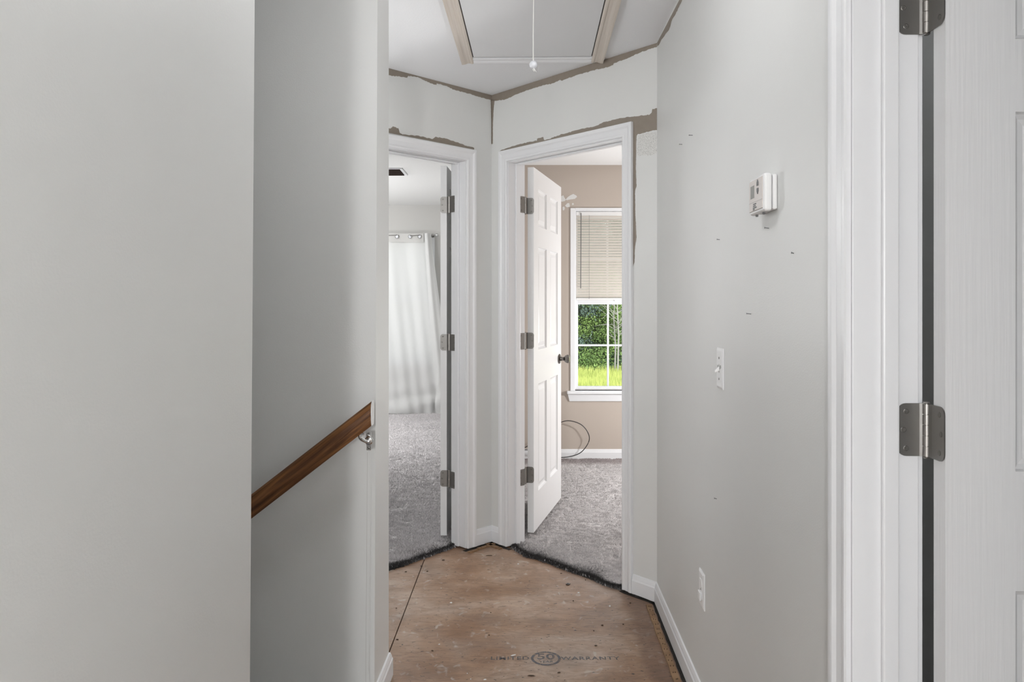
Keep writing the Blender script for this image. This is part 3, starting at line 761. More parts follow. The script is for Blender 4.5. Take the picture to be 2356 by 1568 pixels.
if LAMPS['left_fill']: fill_lamp('bedroom_fill', (-2.0, 6.8, 1.1), LAMPS['left_fill'], .10, 'added fill light in the curtained bedroom, out of sight behind the stub wall')  # added to light this bedroom and the right hall wall
if LAMPS['back_fill']: fill_lamp('hall_fill', (-.34, -1.6, 1.25), LAMPS['back_fill'], .08, 'added flash-like fill light in the hall behind the viewer')  # added fill, works like a flash from behind the viewer

# ------------------------------------------------------------------ floor debris, tack strips, print
def flat_strip(name, fr, x0, x1, y0, y1, z, h, m, parent, jit=0):
    n = max(2, int(abs(x1 - x0) / .03)); r = random.Random(hash(name + str(round(x0, 3))) & 0xffff)
    r = random.Random(int(1000 * abs(x0 + y0)) + 3)
    A = [(x0 + (x1 - x0) * k / n, y0 + (r.uniform(-jit, jit))) for k in range(n + 1)]; B = [(x0 + (x1 - x0) * k / n, y1 + r.uniform(-jit, jit)) for k in range(n, -1, -1)]
    return MB().prism(A + B, z, z + h).obj(name, m, parent, M=fr.M)
dark_g = 'black lines under the baseboards'
flat_strip('dark_line', FW, .0, xa - .06, -.022, .0, .0002, .0008, M_floorblack, floor, .002)  # black strips on the floor along the baseboards
flat_strip('dark_line', FR, JR1 - .0, WR, -.023, .0, .0002, .0008, M_floorblack, floor, .003)
flat_strip('dark_line', FR, .0, JR0 + .03, -.023, .0, .0002, .0008, M_floorblack, floor, .003)
flat_strip('dark_line', FL, JL1 - .02, .0, -.023, .0, .0002, .0008, M_floorblack, floor, .003)
def tack(fr, x0, x1, y0, w, label):
    r = empty('tack_strip', fr.M); tag(r, label, 'tack strip', 'carpet tack strips')
    n = max(2, int((x1 - x0) / .05)); rr = random.Random(int(x1 * 1000))
    A = [(x0 + (x1 - x0) * k / n, y0 + rr.uniform(-.0012, .0012)) for k in range(n + 1)]; B = [(x0 + (x1 - x0) * k / n, y0 - w + rr.uniform(-.002, .002)) for k in range(n, -1, -1)]
    MB().prism(A + B, .0005, .0062).obj('strip', M_tack, r)
    x = x0 + .02; pin = MB()
    base = None
    while x < x1 - .01:
        for row in (.3, .68):
            m_ = MB().lathe([(.0022, 0), (.0022, .0008), (.0009, .001), (.0003, .005)], 6).obj('tack', M_splint, r) if base is None else None
            if base is None: base = m_; o = m_
            else:
                o = base.copy(); C.objects.link(o); o.parent = r
            o.location = (x + rr.uniform(-.006, .006), y0 - w * row + rr.uniform(-.003, .003), .006)
        x += .045
    return r
tack(FW, .03, xa - .2, -.029, .024, 'long splintery tack strip along the right baseboard')
tack(FR, .0, JR0 - .01, -.034, .020, 'short tack strip right of the middle corner')
tack(FL, JL1 + .05, -.02, -.032, .020, 'short tack strip left of the middle corner')
tack(FL, JL1 - .02, JL1 + .04, -.040, .018, 'broken bit of tack strip at the left door casing')

def text_mesh(txt, size, name, parent, loc, spacing=1.0, sx=1.0):
    cu = bpy.data.curves.new(name, 'FONT'); cu.body = txt; cu.size = size; cu.align_x = 'CENTER'; cu.align_y = 'CENTER'; cu.space_character = spacing
    cu.resolution_u = 4; cu.offset = size * .016
    o = bpy.data.objects.new(name, cu); C.objects.link(o)
    bpy.context.view_layer.update()
    dg = bpy.context.evaluated_depsgraph_get(); me = bpy.data.meshes.new_from_object(o.evaluated_get(dg)); me.name = name
    bpy.data.objects.remove(o)
    me.materials.clear(); me.materials.append(M_floorink)
    ob = bpy.data.objects.new(name, me); C.objects.link(ob); ob.parent = parent; ob.location = loc; ob.scale = (sx, 1, 1)
    return ob
pc_ = floor_px(1256, 1514)
pr = empty('floor_print', T(pc_.x, pc_.y, .0006) @ RZ(0)); tag(pr, 'faded grey warranty stamp printed on the plywood', 'print')
ring = MB(); n = 48
for k in range(n):
    a0, a1 = 2*PI*k/n, 2*PI*(k+1)/n; r0, r1 = .045, .055
    ring.add([(r1*math.cos(a0), r1*math.sin(a0), 0), (r1*math.cos(a1), r1*math.sin(a1), 0), (r0*math.cos(a1), r0*math.sin(a1), 0), (r0*math.cos(a0), r0*math.sin(a0), 0)], [(0, 1, 2, 3)])
ring.obj('stamp_ring', M_floorink, pr)
text_mesh('50', .062, 'stamp_number', pr, (0, .012, 0), 1.0, 1.1)
text_mesh('YEAR', .022, 'stamp_word', pr, (0, -.026, 0), 1.0)
text_mesh('LIMITED', .036, 'stamp_word', pr, (floor_px(1173, 1514).x - pc_.x, -.0, 0), 1.12)
text_mesh('WARRANTY', .036, 'stamp_word', pr, (floor_px(1358, 1514).x - pc_.x, -.0, 0), 1.12)

def chip(px_, py_, lx, ly, h, ang, m, name, label, cat, group, seed):
    p = floor_px(px_, py_); r = random.Random(seed); n = 7
    pts = [(lx / 2 * math.cos(2*PI*k/n) * r.uniform(.75, 1.15), ly / 2 * math.sin(2*PI*k/n) * r.uniform(.7, 1.15)) for k in range(n)]
    top = [(a * .7, b * .6) for a, b in pts]
    return tag(MB().prism(pts, 0, h, lean=top).obj(name, m, M=T(p.x, p.y, .0005) @ RZ(ang)), label, cat, group)
G1 = 'white paint chips scattered on the plywood'; G2 = 'dark splinters scattered on the plywood'
for i, (x, y, lx, ly, an, lab) in enumerate([
    (1181, 1507, .022, .007, .5, 'long white paint chip just left of the floor stamp'),
    (1116, 1563, .013, .006, .2, 'white paint chip at the bottom edge of the picture'),
    (1083, 1562, .006, .005, .9, 'tiny white paint chip left of the bottom-edge chip'),
    (1075, 1549, .005, .004, 0, 'tiny white crumb above the bottom-edge chips'),
    (1011, 1482, .008, .005, .3, 'small white paint chip left of and above the stamp'),
    (1403, 1394, .013, .010, 1.0, 'white paint chip near the right end of the carpet edge'),
    (1331, 1363, .012, .009, .4, 'whitish crumb below the middle of the right carpet edge'),
    (1192, 1297, .014, .010, .8, 'white smear of plaster near the middle of the far floor'),
    (1038, 1386, .012, .012, .2, 'grey-white crumb in the middle left of the plywood'),
    (1015, 1353, .005, .004, 0, 'tiny white crumb between the seam and the middle')]):
    chip(x, y, lx, ly, .002, an, M_chip, 'paint_chip', lab, 'paint chip', G1, i)
for i, (x, y, lx, ly, an, lab) in enumerate([
    (1222, 1554, .028, .005, -.06, 'dark straight splinter below the floor stamp'),
    (1286, 1547, .014, .004, .3, 'short dark splinter right of the one below the stamp'),
    (1371, 1485, .012, .006, 0, 'dark splinter above the right half of the stamp lettering'),
    (1386, 1438, .012, .008, .5, 'dark flake right of the middle of the floor'),
    (1366, 1451, .006, .005, 0, 'small dark flake left of the dark flake on the right'),
    (1434, 1436, .009, .005, -.5, 'dark flake nearest the right tack strip'),
    (1125, 1461, .007, .006, .2, 'round dark speck above and left of the stamp'),
    (1129, 1409, .007, .004, 0, 'dark speck in the centre of the plywood'),
    (1020, 1288, .016, .012, .3, 'dark clump of lint below the left doorway'),
    (983, 1314, .012, .010, .8, 'brown wood chip right of the floor seam top'),
    (970, 1302, .014, .010, .1, 'brown wood chip lying on the floor seam'),
    (934, 1315, .012, .008, .4, 'dark wood chip left of the floor seam top'),
    (1125, 1278, .034, .005, .02, 'thin dark splinter below the middle corner'),
    (1319, 1382, .006, .006, 0, 'dark speck below the nut on the plywood'),
    (1291, 1319, .010, .004, -.1, 'dark splinter just below the right carpet edge'),
    (1347, 1334, .005, .008, .4, 'dark speck under the right end of the carpet edge'),
    (1450, 1387, .008, .006, .2, 'dark speck near the corner tack strip'),
    (995, 1497, .010, .004, -.2, 'dark splinter at lower left of the plywood'),
    (914, 1471, .011, .005, .1, 'dark flake on the left strip of plywood by the seam'),
    (912, 1399, .008, .004, 0, 'dark flake on the far left plywood, above the other')]):
    chip(x, y, lx, ly, .0025, an, M_splint, 'wood_splinter', lab, 'splinter', G2, 40 + i)
for i, (x, y, lab) in enumerate([(1455, 1364, 'grey carpet scrap at the foot of the right door casing'), (1472, 1372, 'longer grey carpet scrap beside the corner baseboard'), (1440, 1357, 'dark carpet scrap at the end of the right carpet edge')]):
    p = floor_px(x, y); rs = random.Random(900 + i); sc = MB()
    for k in range(70):
        a_ = rs.uniform(0, 2 * PI); dx, dy = rs.gauss(0, .014), rs.gauss(0, .006)
        sc.tube([(dx, dy, .001), (dx + .008 * math.cos(a_), dy + .008 * math.sin(a_), rs.uniform(.002, .010))], [.0018, .0008], 4)
    tag(sc.obj('carpet_scrap', M_scrap, M=T(p.x, p.y, .0005) @ RZ(-.7)), lab, 'carpet scrap', 'carpet scraps on the plywood')
p = floor_px(1307, 1344)
nut = MB(); 
for k in range(4):
    a0, a1 = PI/2*k + .2, PI/2*(k+1) + .2
    R0, R1 = .005, .011
    nut.prism([(R1*math.cos(a0), R1*math.sin(a0)), (R1*math.cos(a1), R1*math.sin(a1)), (R0*math.cos(a1), R0*math.sin(a1)), (R0*math.cos(a0), R0*math.sin(a0))], 0, .004)
tag(nut.obj('metal_nut', M_bronze, M=T(p.x, p.y, .0004)), 'small dark square nut lying near the right carpet edge', 'nut')

# ------------------------------------------------------------------ carpets
def in_poly(P, poly):
    x, y = P[:, 0], P[:, 1]; r = np.zeros(len(P), bool); n = len(poly)
    for i in range(n):
        x0, y0 = poly[i]; x1, y1 = poly[(i + 1) % n]
        c_ = ((y0 > y) != (y1 > y)) & (x < (x1 - x0) * (y - y0) / ((y1 - y0) + 1e-12) + x0); r ^= c_
    return r
def dist_poly(P, line):
    d = np.full(len(P), 9.0)
    for a, b in zip(line, line[1:]):
        a = np.array(a); b = np.array(b); ab = b - a; t_ = np.clip(((P - a) @ ab) / (ab @ ab), 0, 1)
        d = np.minimum(d, np.linalg.norm(P - (a + t_[:, None] * ab), axis=1))
    return d
def vnoise(P, s, seed):
    """cheap value noise on a plane"""
    r = np.random.default_rng(seed); G = r.random((64, 64)); q = P * s; i = np.floor(q).astype(int); f = q - i; f = f * f * (3 - 2 * f)
    g = lambda a, b: G[a % 64, b % 64]
    return (g(i[:,0], i[:,1])*(1-f[:,0])*(1-f[:,1]) + g(i[:,0]+1, i[:,1])*f[:,0]*(1-f[:,1]) + g(i[:,0], i[:,1]+1)*(1-f[:,0])*f[:,1] + g(i[:,0]+1, i[:,1]+1)*f[:,0]*f[:,1])
def make_carpet(poly, cut, view, n_t, col, label, seed, dark_band=None):
    TK = .011
    root = empty('carpet', T(*poly[0], 0)); tag(root, label, 'carpet')
    o0 = np.array(poly[0])
    MB().prism([(a - o0[0], b - o0[1]) for a, b in poly], .0008, TK - .002).obj('backing', M_carpetb, root)
    r = np.random.default_rng(seed)
    vx = [p[0] for p in view]; vy = [p[1] for p in view]
    # density falls with distance
    P = np.empty((0, 2))
    while len(P) < n_t:
        k = n_t * 4
        y = min(vy) + (max(vy) - min(vy)) * r.random(k) ** 1.7; x = r.uniform(min(vx), max(vx), k)
        Q = np.stack([x, y], 1); Q = Q[in_poly(Q, view) & in_poly(Q, poly)]; P = np.concatenate([P, Q])
    P = P[:n_t]
    # the black edge left on the wood along the cut
    e_ = np.array(cut); nn = np.gradient(e_, axis=0); nn = np.stack([nn[:, 1], -nn[:, 0]], 1); nn /= np.linalg.norm(nn, axis=1)[:, None]
    if nn[len(nn) // 2] @ (e_.mean(0)) > 0: nn = -nn
    k_r = np.random.default_rng(seed + 9); out_ = e_ + nn * k_r.uniform(.003, .011, (len(e_), 1)); in_ = e_ - nn * .02
    MB().prism([tuple(p - o0) for p in np.concatenate([out_, in_[::-1]])], .0003, .0011).obj('edge_dirt', M_floorblack, root)
    # extra fringe along the cut
    fr_n = 5200; L_ = [(np.array(a), np.array(b)) for a, b in zip(cut, cut[1:])]; ln = np.array([np.linalg.norm(b - a) for a, b in L_]); pick = r.choice(len(L_), fr_n, p=ln / ln.sum())
    A = np.array([L_[i][0] for i in pick]); B = np.array([L_[i][1] for i in pick]); t_ = r.random(fr_n)[:, None]
    FP = A + (B - A) * t_ + r.normal(0, .006, (fr_n, 2))
    fringe = np.concatenate([np.zeros(len(P), bool), np.ones(fr_n, bool)]); P = np.concatenate([P, FP]); N = len(P)
    dep = P[:, 1]
    w = np.clip(.0021 * dep / 3.6, .0020, .0075) * r.uniform(.7, 1.3, N)
    # pile lies in small ridges
    st = np.array([1, 1.9]); wave = vnoise(P * st, 11, seed + 1); wave2 = vnoise(P * st, 34, seed + 2); wave3 = vnoise(P * st, 75, seed + 5)
    gr1 = np.exp(-((vnoise(P * np.array([1, 2.0]), 8, seed + 7) - .5) / .045) ** 2); gr2 = np.exp(-((vnoise(P * np.array([1, 2.4]), 17, seed + 8) - .5) / .05) ** 2)
    h = (.0045 + .005 * wave2 + .005 * wave3 + .003 * r.random(N)) * (1 - .85 * np.maximum(gr1, .7 * gr2))
    ang = wave2 * 9 + wave * 3 + r.normal(0, .7, N); lean = .002 + .005 * r.random(N); lean = np.where(fringe, .008 * r.random(N), lean)
    z0 = np.where(fringe, .001, TK - .0025)
    h = np.where(fringe, .006 + .010 * r.random(N), h)
    rot = r.uniform(0, 2 * PI, N)
    V = np.empty((N, 4, 3))
    for k in range(3):
        V[:, k, 0] = P[:, 0] + w * 1.5 * np.cos(rot + 2 * PI * k / 3); V[:, k, 1] = P[:, 1] + w * 1.5 * np.sin(rot + 2 * PI * k / 3); V[:, k, 2] = z0
    V[:, 3, 0] = P[:, 0] + lean * np.cos(ang); V[:, 3, 1] = P[:, 1] + lean * np.sin(ang); V[:, 3, 2] = z0 + h
    V[:, :, 0] -= o0[0]; V[:, :, 1] -= o0[1]
    tri = np.array([[0, 1, 3], [1, 2, 3], [2, 0, 3]]); Fi = (np.arange(N)[:, None, None] * 4 + tri[None]).reshape(-1)
    me = bpy.data.meshes.new('pile'); me.vertices.add(N * 4); me.vertices.foreach_set('co', V.reshape(-1))
    me.loops.add(N * 9); me.loops.foreach_set('vertex_index', Fi.astype(np.int32))
    me.polygons.add(N * 3); me.polygons.foreach_set('loop_start', np.arange(N * 3, dtype=np.int32) * 3)
    me.update(calc_edges=True)
    dd_ = dist_poly(P, cut) * r.uniform(.6, 1.5, N); dirt = np.clip(1.2 - dd_ / (.016 + .085 * vnoise(P, 7, seed + 4) ** 1.6), 0, 1) ** .8
    sh = .74 + .34 * r.random(N) + .16 * wave2 + .14 * (vnoise(P, 5, seed + 3) - .5)
    c_ = np.array(col)[None] * sh[:, None]
    c_ = c_ * (1 - .93 * dirt[:, None])
    lint = fringe & (r.random(N) < .025); c_[lint] = np.array(col) * 1.1
    if dark_band is not None:
        s_ = dark_band(P); c_ = c_ * (1 - s_[:, None] * np.array([.50, .55, .55]))
    cc = np.ones((N, 4, 4)); cc[:, :, :3] = c_[:, None, :]
    at = me.color_attributes.new('shade', 'FLOAT_COLOR', 'POINT'); at.data.foreach_set('color', cc.reshape(-1).astype(np.float32))
    me.materials.append(M_carpet)
    ob = bpy.data.objects.new('pile', me); C.objects.link(ob); ob.parent = root; tag(ob, kind='stuff')
    return root
def fpt(px_, py_): q = floor_px(px_, py_, .004); return (q.x, q.y)
cutR = [fpt(*p) for p in [(1166, 1243), (1172, 1249), (1183, 1258), (1200, 1270), (1214, 1279), (1235, 1283), (1262, 1292), (1290, 1303), (1320, 1314), (1350, 1324), (1372, 1333), (1395, 1344), (1415, 1350), (1434, 1354)]]
wR0, wR1 = FR.w(JR0 + .002, TH * .6), FR.w(JR1 - .002, TH * .5)
polyR = cutR + [(wR1.x, wR1.y), tuple(FR.w(JR1, TH + .01).xy), tuple((c.x + .02, c.y + .09)), (XR, c.y + .09), (XR, Y_R), (.03, Y_R), tuple(FR.w(.03, TH + .03).xy), tuple(FR.w(JR0, TH + .01).xy)]
viewR = cutR + [(.62, 3.45), (1.3, 4.6), (2.0, Y_R), (.03, Y_R), (.0, 4.4)]
cutL = [fpt(*p) for p in [(840, 1326), (870, 1316), (897, 1307), (915, 1302), (935, 1295), (960, 1286), (980, 1279), (1000, 1271), (1020, 1264), (1036, 1259), (1046, 1252)]]
polyL = cutL + [tuple(FL.w(JL1 - .004, TH * .8).xy), tuple(FL.w(JL1, TH + .01).xy), tuple(FL.w(.05, TH + .05).xy), (-.09, Y_L), (XLW, Y_L), (XLW, d.y + .01), tuple((d.x, d.y + .03)), tuple(FL.w(JL0, TH + .01).xy), tuple(FL.w(JL0 + .004, .06).xy)]
viewL = cutL + [(-.28, 4.3), (-.30, Y_L), (-3.2, Y_L), (-1.6, 4.4), (-.95, 3.6)]
make_carpet(polyR, cutR, viewR, 240000, (.62, .585, .58), 'grey carpet of the tan bedroom with a frayed black cut edge', 11, lambda P: np.clip((P[:, 1] - (Y_R - .26)) / .10, 0, 1) * .75)  # pile gets darker close to the far wall
make_carpet(polyL, cutL, viewL, 210000, (.62, .59, .595), 'grey carpet of the curtained bedroom with a frayed black cut edge', 23)

# ------------------------------------------------------------------ right bedroom window
win = empty('window_1', T(0, Y_R, 0)); tag(win, 'white double-hung window with muntins looking onto green trees', 'window', kind='structure')
def wp(px_, py_, dy=0): q = at_depth(px_, py_, Y_R); return q.x, q.z
k_ = Y_R / F
cl, ct_ = wp(1312, 478)
# casing (flat boards), stool, apron
xl0 = at_depth(1312, 0, Y_R).x; xl1 = at_depth(1323, 0, Y_R).x; xrr = wx1 + (xl1 - xl0)
MB().box((xl0, -.013, wz0), (xl1, -.0005, wz1 + .012)).obj('casing', M_trim, win, bevel=.003)
MB().box((wx1 - .004, -.013, wz0), (xrr, -.0005, wz1 + .012)).obj('casing', M_trim, win, bevel=.003)
MB().box((xl1, -.011, wz1 - .004), (wx1 - .004, -.0005, wz1 + .014)).obj('head_casing', M_trim, win, bevel=.003)
sz1 = CAMZ + (HY - 898) * k_; sz0 = CAMZ + (HY - 905) * k_; az = CAMZ + (HY - 922) * k_
sxl = at_depth(1304, 0, Y_R).x
MB().box((sxl, -.045, sz0), (xrr + .03, .06, sz1)).obj('stool', M_trim, win, bevel=.005)
A = [(sxl + .006, -.022, sz0), (sxl + .022, -.012, az), (xrr + .012, -.012, az), (xrr + .024, -.022, sz0)]; B = [(a_, -.0005, z_) for a_, _, z_ in A]
MB().loft([A, B]).obj('apron', M_trim, win)
# frame lining and sashes
fx = wx0 + .004
for a_, b_ in (((wx0, .0, wz0 + .012), (wx0 + .012, .14, wz1 - .012)), ((wx1 - .012, 0, wz0 + .012), (wx1, .14, wz1 - .012)), ((wx0, 0, wz1 - .012), (wx1, .14, wz1)), ((wx0, .062, wz0), (wx1, .14, wz0 + .012))):
    MB().box(a_, b_).obj('frame', M_trim, win, bevel=.002)
ys = .075                                              # depth of the lower sash face
def wq(px_, py_): q = at_depth(px_, py_, Y_R + ys); return q.x, q.z
gx0, gz0 = wq(1330, 888); mx, mz = wq(1399, 792); _, gz1 = wq(1330, 700)
pitch = mx - gx0; gx1 = wx1 - .012 - (gx0 - wx0 - .012)
sx0, sx1 = wx0 + .012, wx1 - .012; mr = wz0 + .012
def sash(y, z0_, z1_, ga, gb, name):
    r = MB().box((sx0, y, z0_), (gx0, y + .03, z1_)).box((gx1, y, z0_), (sx1, y + .03, z1_)).box((gx0, y, z0_), (gx1, y + .03, ga)).box((gx0, y, gb), (gx1, y + .03, z1_)).obj(name, M_trim, win, bevel=.002)
    mw = .008; cols = 3; pw = (gx1 - gx0) / cols; zm = (ga + gb) / 2
    zs_ = [ga, zm, gb]
    for i in range(1, cols): MB().box((gx0 + pw * i - mw, y + .006, ga), (gx0 + pw * i + mw, y + .024, gb)).obj('muntin', M_trim, r, bevel=.003)
    MB().box((gx0, y + .007, zm - mw), (gx1, y + .023, zm + mw)).obj('muntin', M_trim, r, bevel=.003)
    for i in range(cols):
        for k in range(2): MB().box((gx0 + pw * i + (mw if i else 0), y + .013, zs_[k] + (mw if k else 0)), (gx0 + pw * (i + 1) - (mw if i < cols - 1 else 0), y + .017, zs_[k + 1] - (0 if k else mw))).obj('pane', M_glass, r)
    return r
gx1 = gx0 + pitch * 3 if gx0 + pitch * 3 < sx1 - .02 else gx1
sash(ys, mr, gz1 + .045, gz0, gz1, 'sash')
sash(ys + .034, gz1 + .0, wz1 - .012, gz1 + .05, wz1 - .06, 'upper_sash')
MB().box((gx0 + pitch * 1.2, ys - .012, gz1 + .028), (gx0 + pitch * 1.2 + .06, ys, gz1 + .045)).obj('sash_lock', M_trim, win, bevel=.003)
MB().box((sx0 + .001, ys - .003, wq(0, 836)[1]), (sx0 + .006, ys, wq(0, 822)[1])).obj('sash_latch', M_bronze, win)

# blind
bl = empty('window_blind', T(0, Y_R, 0)); tag(bl, 'cream mini blind pulled half down over the bedroom window', 'blind')
bx0, bx1 = wx0 + .014, wx1 - .014; by = .030
bzt = CAMZ + (HY - 486) * k_; bzb = CAMZ + (HY - 690) * k_
MB().box((bx0, by - .018, bzt - .030), (bx1, by + .018, bzt)).obj('headrail', M_blindw, bl, bevel=.003)
MB().box((bx0, by - .014, bzb), (bx1, by + .014, bzb + .018)).obj('bottom_rail', M_blindw, bl, bevel=.004)
ns = 30; z_top = bzt - .042; z_bot = bzb + .034
ps = []; 
tilt = math.radians(51)
for k in range(7):
    u = (k / 6 - .5) * .0265; bow = .0016 * (1 - (k / 3 - 1) ** 2)
    ps.append((u * math.cos(tilt) + bow * math.sin(tilt), u * math.sin(tilt) - bow * -math.cos(tilt)))
ps2 = [(a_ , b_ - .0007) for a_, b_ in ps]
ringA = [(bx0 + .002, a_, b_) for a_, b_ in ps] + [(bx0 + .002, a_, b_) for a_, b_ in ps2[::-1]]
ringB = [(bx1 - .002, a_, b_) for a_, b_ in ps] + [(bx1 - .002, a_, b_) for a_, b_ in ps2[::-1]]
sl0 = MB().loft([ringA, ringB]).obj('slat', M_blind, bl, smooth=True)
for k in range(ns):
    o = sl0 if k == 0 else sl0.copy()
    if k: C.objects.link(o); o.parent = bl
    o.location = (0, by, z_bot + (z_top - z_bot) * k / (ns - 1))
for k in range(3):                                     # slats stacked at the bottom
    o = sl0.copy(); C.objects.link(o); o.parent = bl; o.location = (0, by, bzb + .020 + .004 * k); o.rotation_euler = (-tilt + .1, 0, 0)
wxx = at_depth(1337, 0, Y_R).x; 
MB().tube([(wxx, by - .026, bzt - .012), (wxx - .001, by - .028, bzt - .2), (wxx - .003, by - .028, CAMZ + (HY - 663) * k_)], .0038, 8).obj('wand', M_wand, bl, smooth=True)
for px_ in (1356, 1500):
    xx = at_depth(px_, 0, Y_R).x
    MB().tube([(xx, by - .016, bzt - .03), (xx, by - .016, bzb + .01)], .0012, 6).obj('ladder_cord', M_wand, bl)

# coax cable loop by the baseboard
dc = Y_R - .055
path = [at_depth(px_, py_, dd) for px_, py_, dd in [(1188, 1037, dc), (1203, 1035, dc), (1215, 1034.5, dc), (1240, 1040, dc - .01), (1270, 1050, dc - .02), (1300, 1051.3, dc - .02), (1330, 1044, dc - .015), (1347, 1029, dc - .01), (1356, 1009, dc), (1350, 990, dc), (1335, 975, dc), (1311, 967.5, dc), (1292, 970.5, dc), (1265, 983, dc + .01), (1240, 1003, dc + .015), (1216, 1024, dc + .02), (1203, 1030, dc + .02), (1190, 1031, dc + .03)]]
org = path[0].copy()
cb_ = MB().tube([p_ - org for p_ in catmull(path, 8)], .0034, 8).obj('coax_cable', M_black, M=T(*org), smooth=True)
tag(cb_, 'thin black cable looping up beside the bedroom baseboard', 'cable')

# ------------------------------------------------------------------ left bedroom: curtain, rod, window, vent
w2 = empty('window_2', T(0, Y_L, 0)); tag(w2, 'window behind the white curtain, seen only as a glow', 'window', kind='structure')
for a_, b_ in (((cx0, .0, cz0 + .04), (cx0 + .04, .12, cz1 - .04)), ((cx1 - .04, 0, cz0 + .04), (cx1, .12, cz1 - .04)), ((cx0, 0, cz1 - .04), (cx1, .12, cz1)), ((cx0, 0, cz0), (cx1, .12, cz0 + .04)), ((cx0 + .04, .041, (cz0 + cz1) / 2 - .02), (cx1 - .04, .079, (cz0 + cz1) / 2 + .02)), (((cx0 + cx1) / 2 - .02, .04, cz0 + .04), ((cx0 + cx1) / 2 + .02, .08, cz1 - .04))):
    MB().box(a_, b_).obj('frame', M_trim, w2)
for i in range(2):
    xa_ = cx0 + .04 + i * (cx1 - cx0 - .04) / 2
    MB().box((xa_, .058, cz0 + .04), (xa_ + (cx1 - cx0) / 2 - .06, .062, cz1 - .04)).obj('pane', M_glass, w2)
MB().box((cx0 - .05, -.012, cz0 - .07), (cx1 + .03, -.0005, cz0)).obj('apron', M_trim, w2)
yC = Y_L - .085
def cp(px_, py_, dy=0): return at_depth(px_, py_, yC + dy)
rodz = cp(0, 541).z
rod = empty('curtain_rod', T(0, yC, rodz)); tag(rod, 'thin metal curtain rod above the white curtain', 'curtain rod')
rx1 = cp(1000, 0).x
MB().tube([(-2.7, .024, -.006), (-1.4, .024, -.003), (cp(985, 0).x, .024, .002), (rx1 - .02, .004, .003), (rx1, 0, .003)], .007, 12).obj('rod', M_nickel, rod, smooth=True)
MB().lathe([(.008, 0), (.014, .004), (.010, .010), (.020, .022), (.022, .034), (.015, .046), (.0, .050)], 18, T(rx1 - .002, 0, .003) @ RY(PI / 2)).obj('finial', M_chrome, rod, smooth=True)
MB().tube([(rx1 - .03, .0, .0), (rx1 - .03, .05, -.002), (rx1 - .03, .0845, .0)], .006, 8).lathe([(0, 0), (.02, 0), (.02, .006), (0, .006)], 14, T(rx1 - .03, .0845, 0) @ RX(PI / 2)).obj('bracket', M_nickel, rod, smooth=True)
cu = empty('curtain', T(0, yC, 0)); tag(cu, 'white grommet curtain panel pooling on the grey carpet', 'curtain')
zt_ = cp(0, 537).z; zf = .016
def curtain_sheet(xt0, xt1, xb0, xb1, waves, amp, n=120, m=46, dy=0, phase=0, puddle=True, ztop=None, zb=None, header=False):
    mb = MB(); zz1 = ztop or zt_; zz0 = zb if zb is not None else zf
    vs = []
    for j in range(m + 1):
        t = j / m; z = zz1 + (zz0 - zz1) * t
        for i in range(n + 1):
            s = i / n; x = (xt0 + (xt1 - xt0) * s) * (1 - t ** 1.15) + (xb0 + (xb1 - xb0) * s) * t ** 1.15
            a_ = amp * (1 - .35 * t) ; y = a_ * math.sin(2 * PI * waves * s + phase) + .012 * math.sin(2 * PI * waves * 2.3 * s + 1) * t + dy
            if puddle and t > .78:
                u = (t - .78) / .22
                y += -.035 * u * u * (1.1 + math.sin(9 * s + 1.5)) + .022 * u * math.sin(14 * u + 8 * s)
                x += .014 * u * math.sin(12 * s + 6 * u)
            vs.append((x, y, z))
    fs = [(j*(n+1)+i, j*(n+1)+i+1, (j+1)*(n+1)+i+1, (j+1)*(n+1)+i) for j in range(m) for i in range(n)]
    mb.add(vs, fs); return mb
xt1 = cp(976, 0).x; xb1 = cp(1046, 0).x
hz = cp(0, 556).z
sh = curtain_sheet(-2.55, cp(984, 0).x, -2.40, cp(1030, 0).x, 5.2, .011, n=200).obj('fabric', M_curtain, cu, smooth=True, recalc=False)
# right-hand deep fold hanging to the right
sh2 = curtain_sheet(cp(977, 0).x, cp(992, 0).x, cp(1006, 0).x, cp(1052, 0).x, .8, .022, n=30, dy=-.030, phase=2.6).obj('side_fold', M_curtain, cu, smooth=True, recalc=False)
# stitched header band with grommet holes (bands between the rings)
hb = MB(); n = 100; vs = []
for j, z in enumerate((zt_ + .004, hz)):
    for i in range(n + 1):
        s = i / n; x = -2.55 + (cp(991, 0).x + 2.55) * s; vs.append((x,   .007 * math.sin(2 * PI * 5.0 * s) - .024, z + .006 * math.sin(5 * s)))
xh1 = cp(975, 0).x
vs = [(-2.55 + (x_ + 2.55) * (xh1 + 2.55) / (cp(991, 0).x + 2.55), y_, z_) for x_, y_, z_ in vs]
hb.add(vs, [(i, i + 1, n + 2 + i, n + 1 + i) for i in range(n)])
hb.obj('header_band', M_curtainh, cu, smooth=True, recalc=False)
for px_ in (690, 740, 785, 830, 870, 914, 944, 966):
    q = cp(px_, 544.5); g_ = MB()
    path_ = [(q.x + .019 * math.cos(2*PI*k/24), -.036, q.z + .021 * math.sin(2*PI*k/24)) for k in range(25)]
    g_.tube(path_, .0026, 6, cap=False); go = g_.obj('grommet', M_nickel, cu, smooth=True)
    MB().lathe([(.018, 0), (.018, .0012)], 20, T(q.x, -.0335, q.z) @ RX(PI / 2)).obj('grommet_opening', M_ball, go)
for (xa_, xb_) in ((860, 914), (944, 966)):                # rod passing in front of the cloth between the rings
    A = cp(xa_, 543); B = cp(xb_, 541.5)
    MB().tube([(A.x, -.041, A.z), (B.x, -.041, B.z)], .0045, 10).obj('rod_section', M_nickel, rod, M=T(0, 0, -rodz), smooth=True)

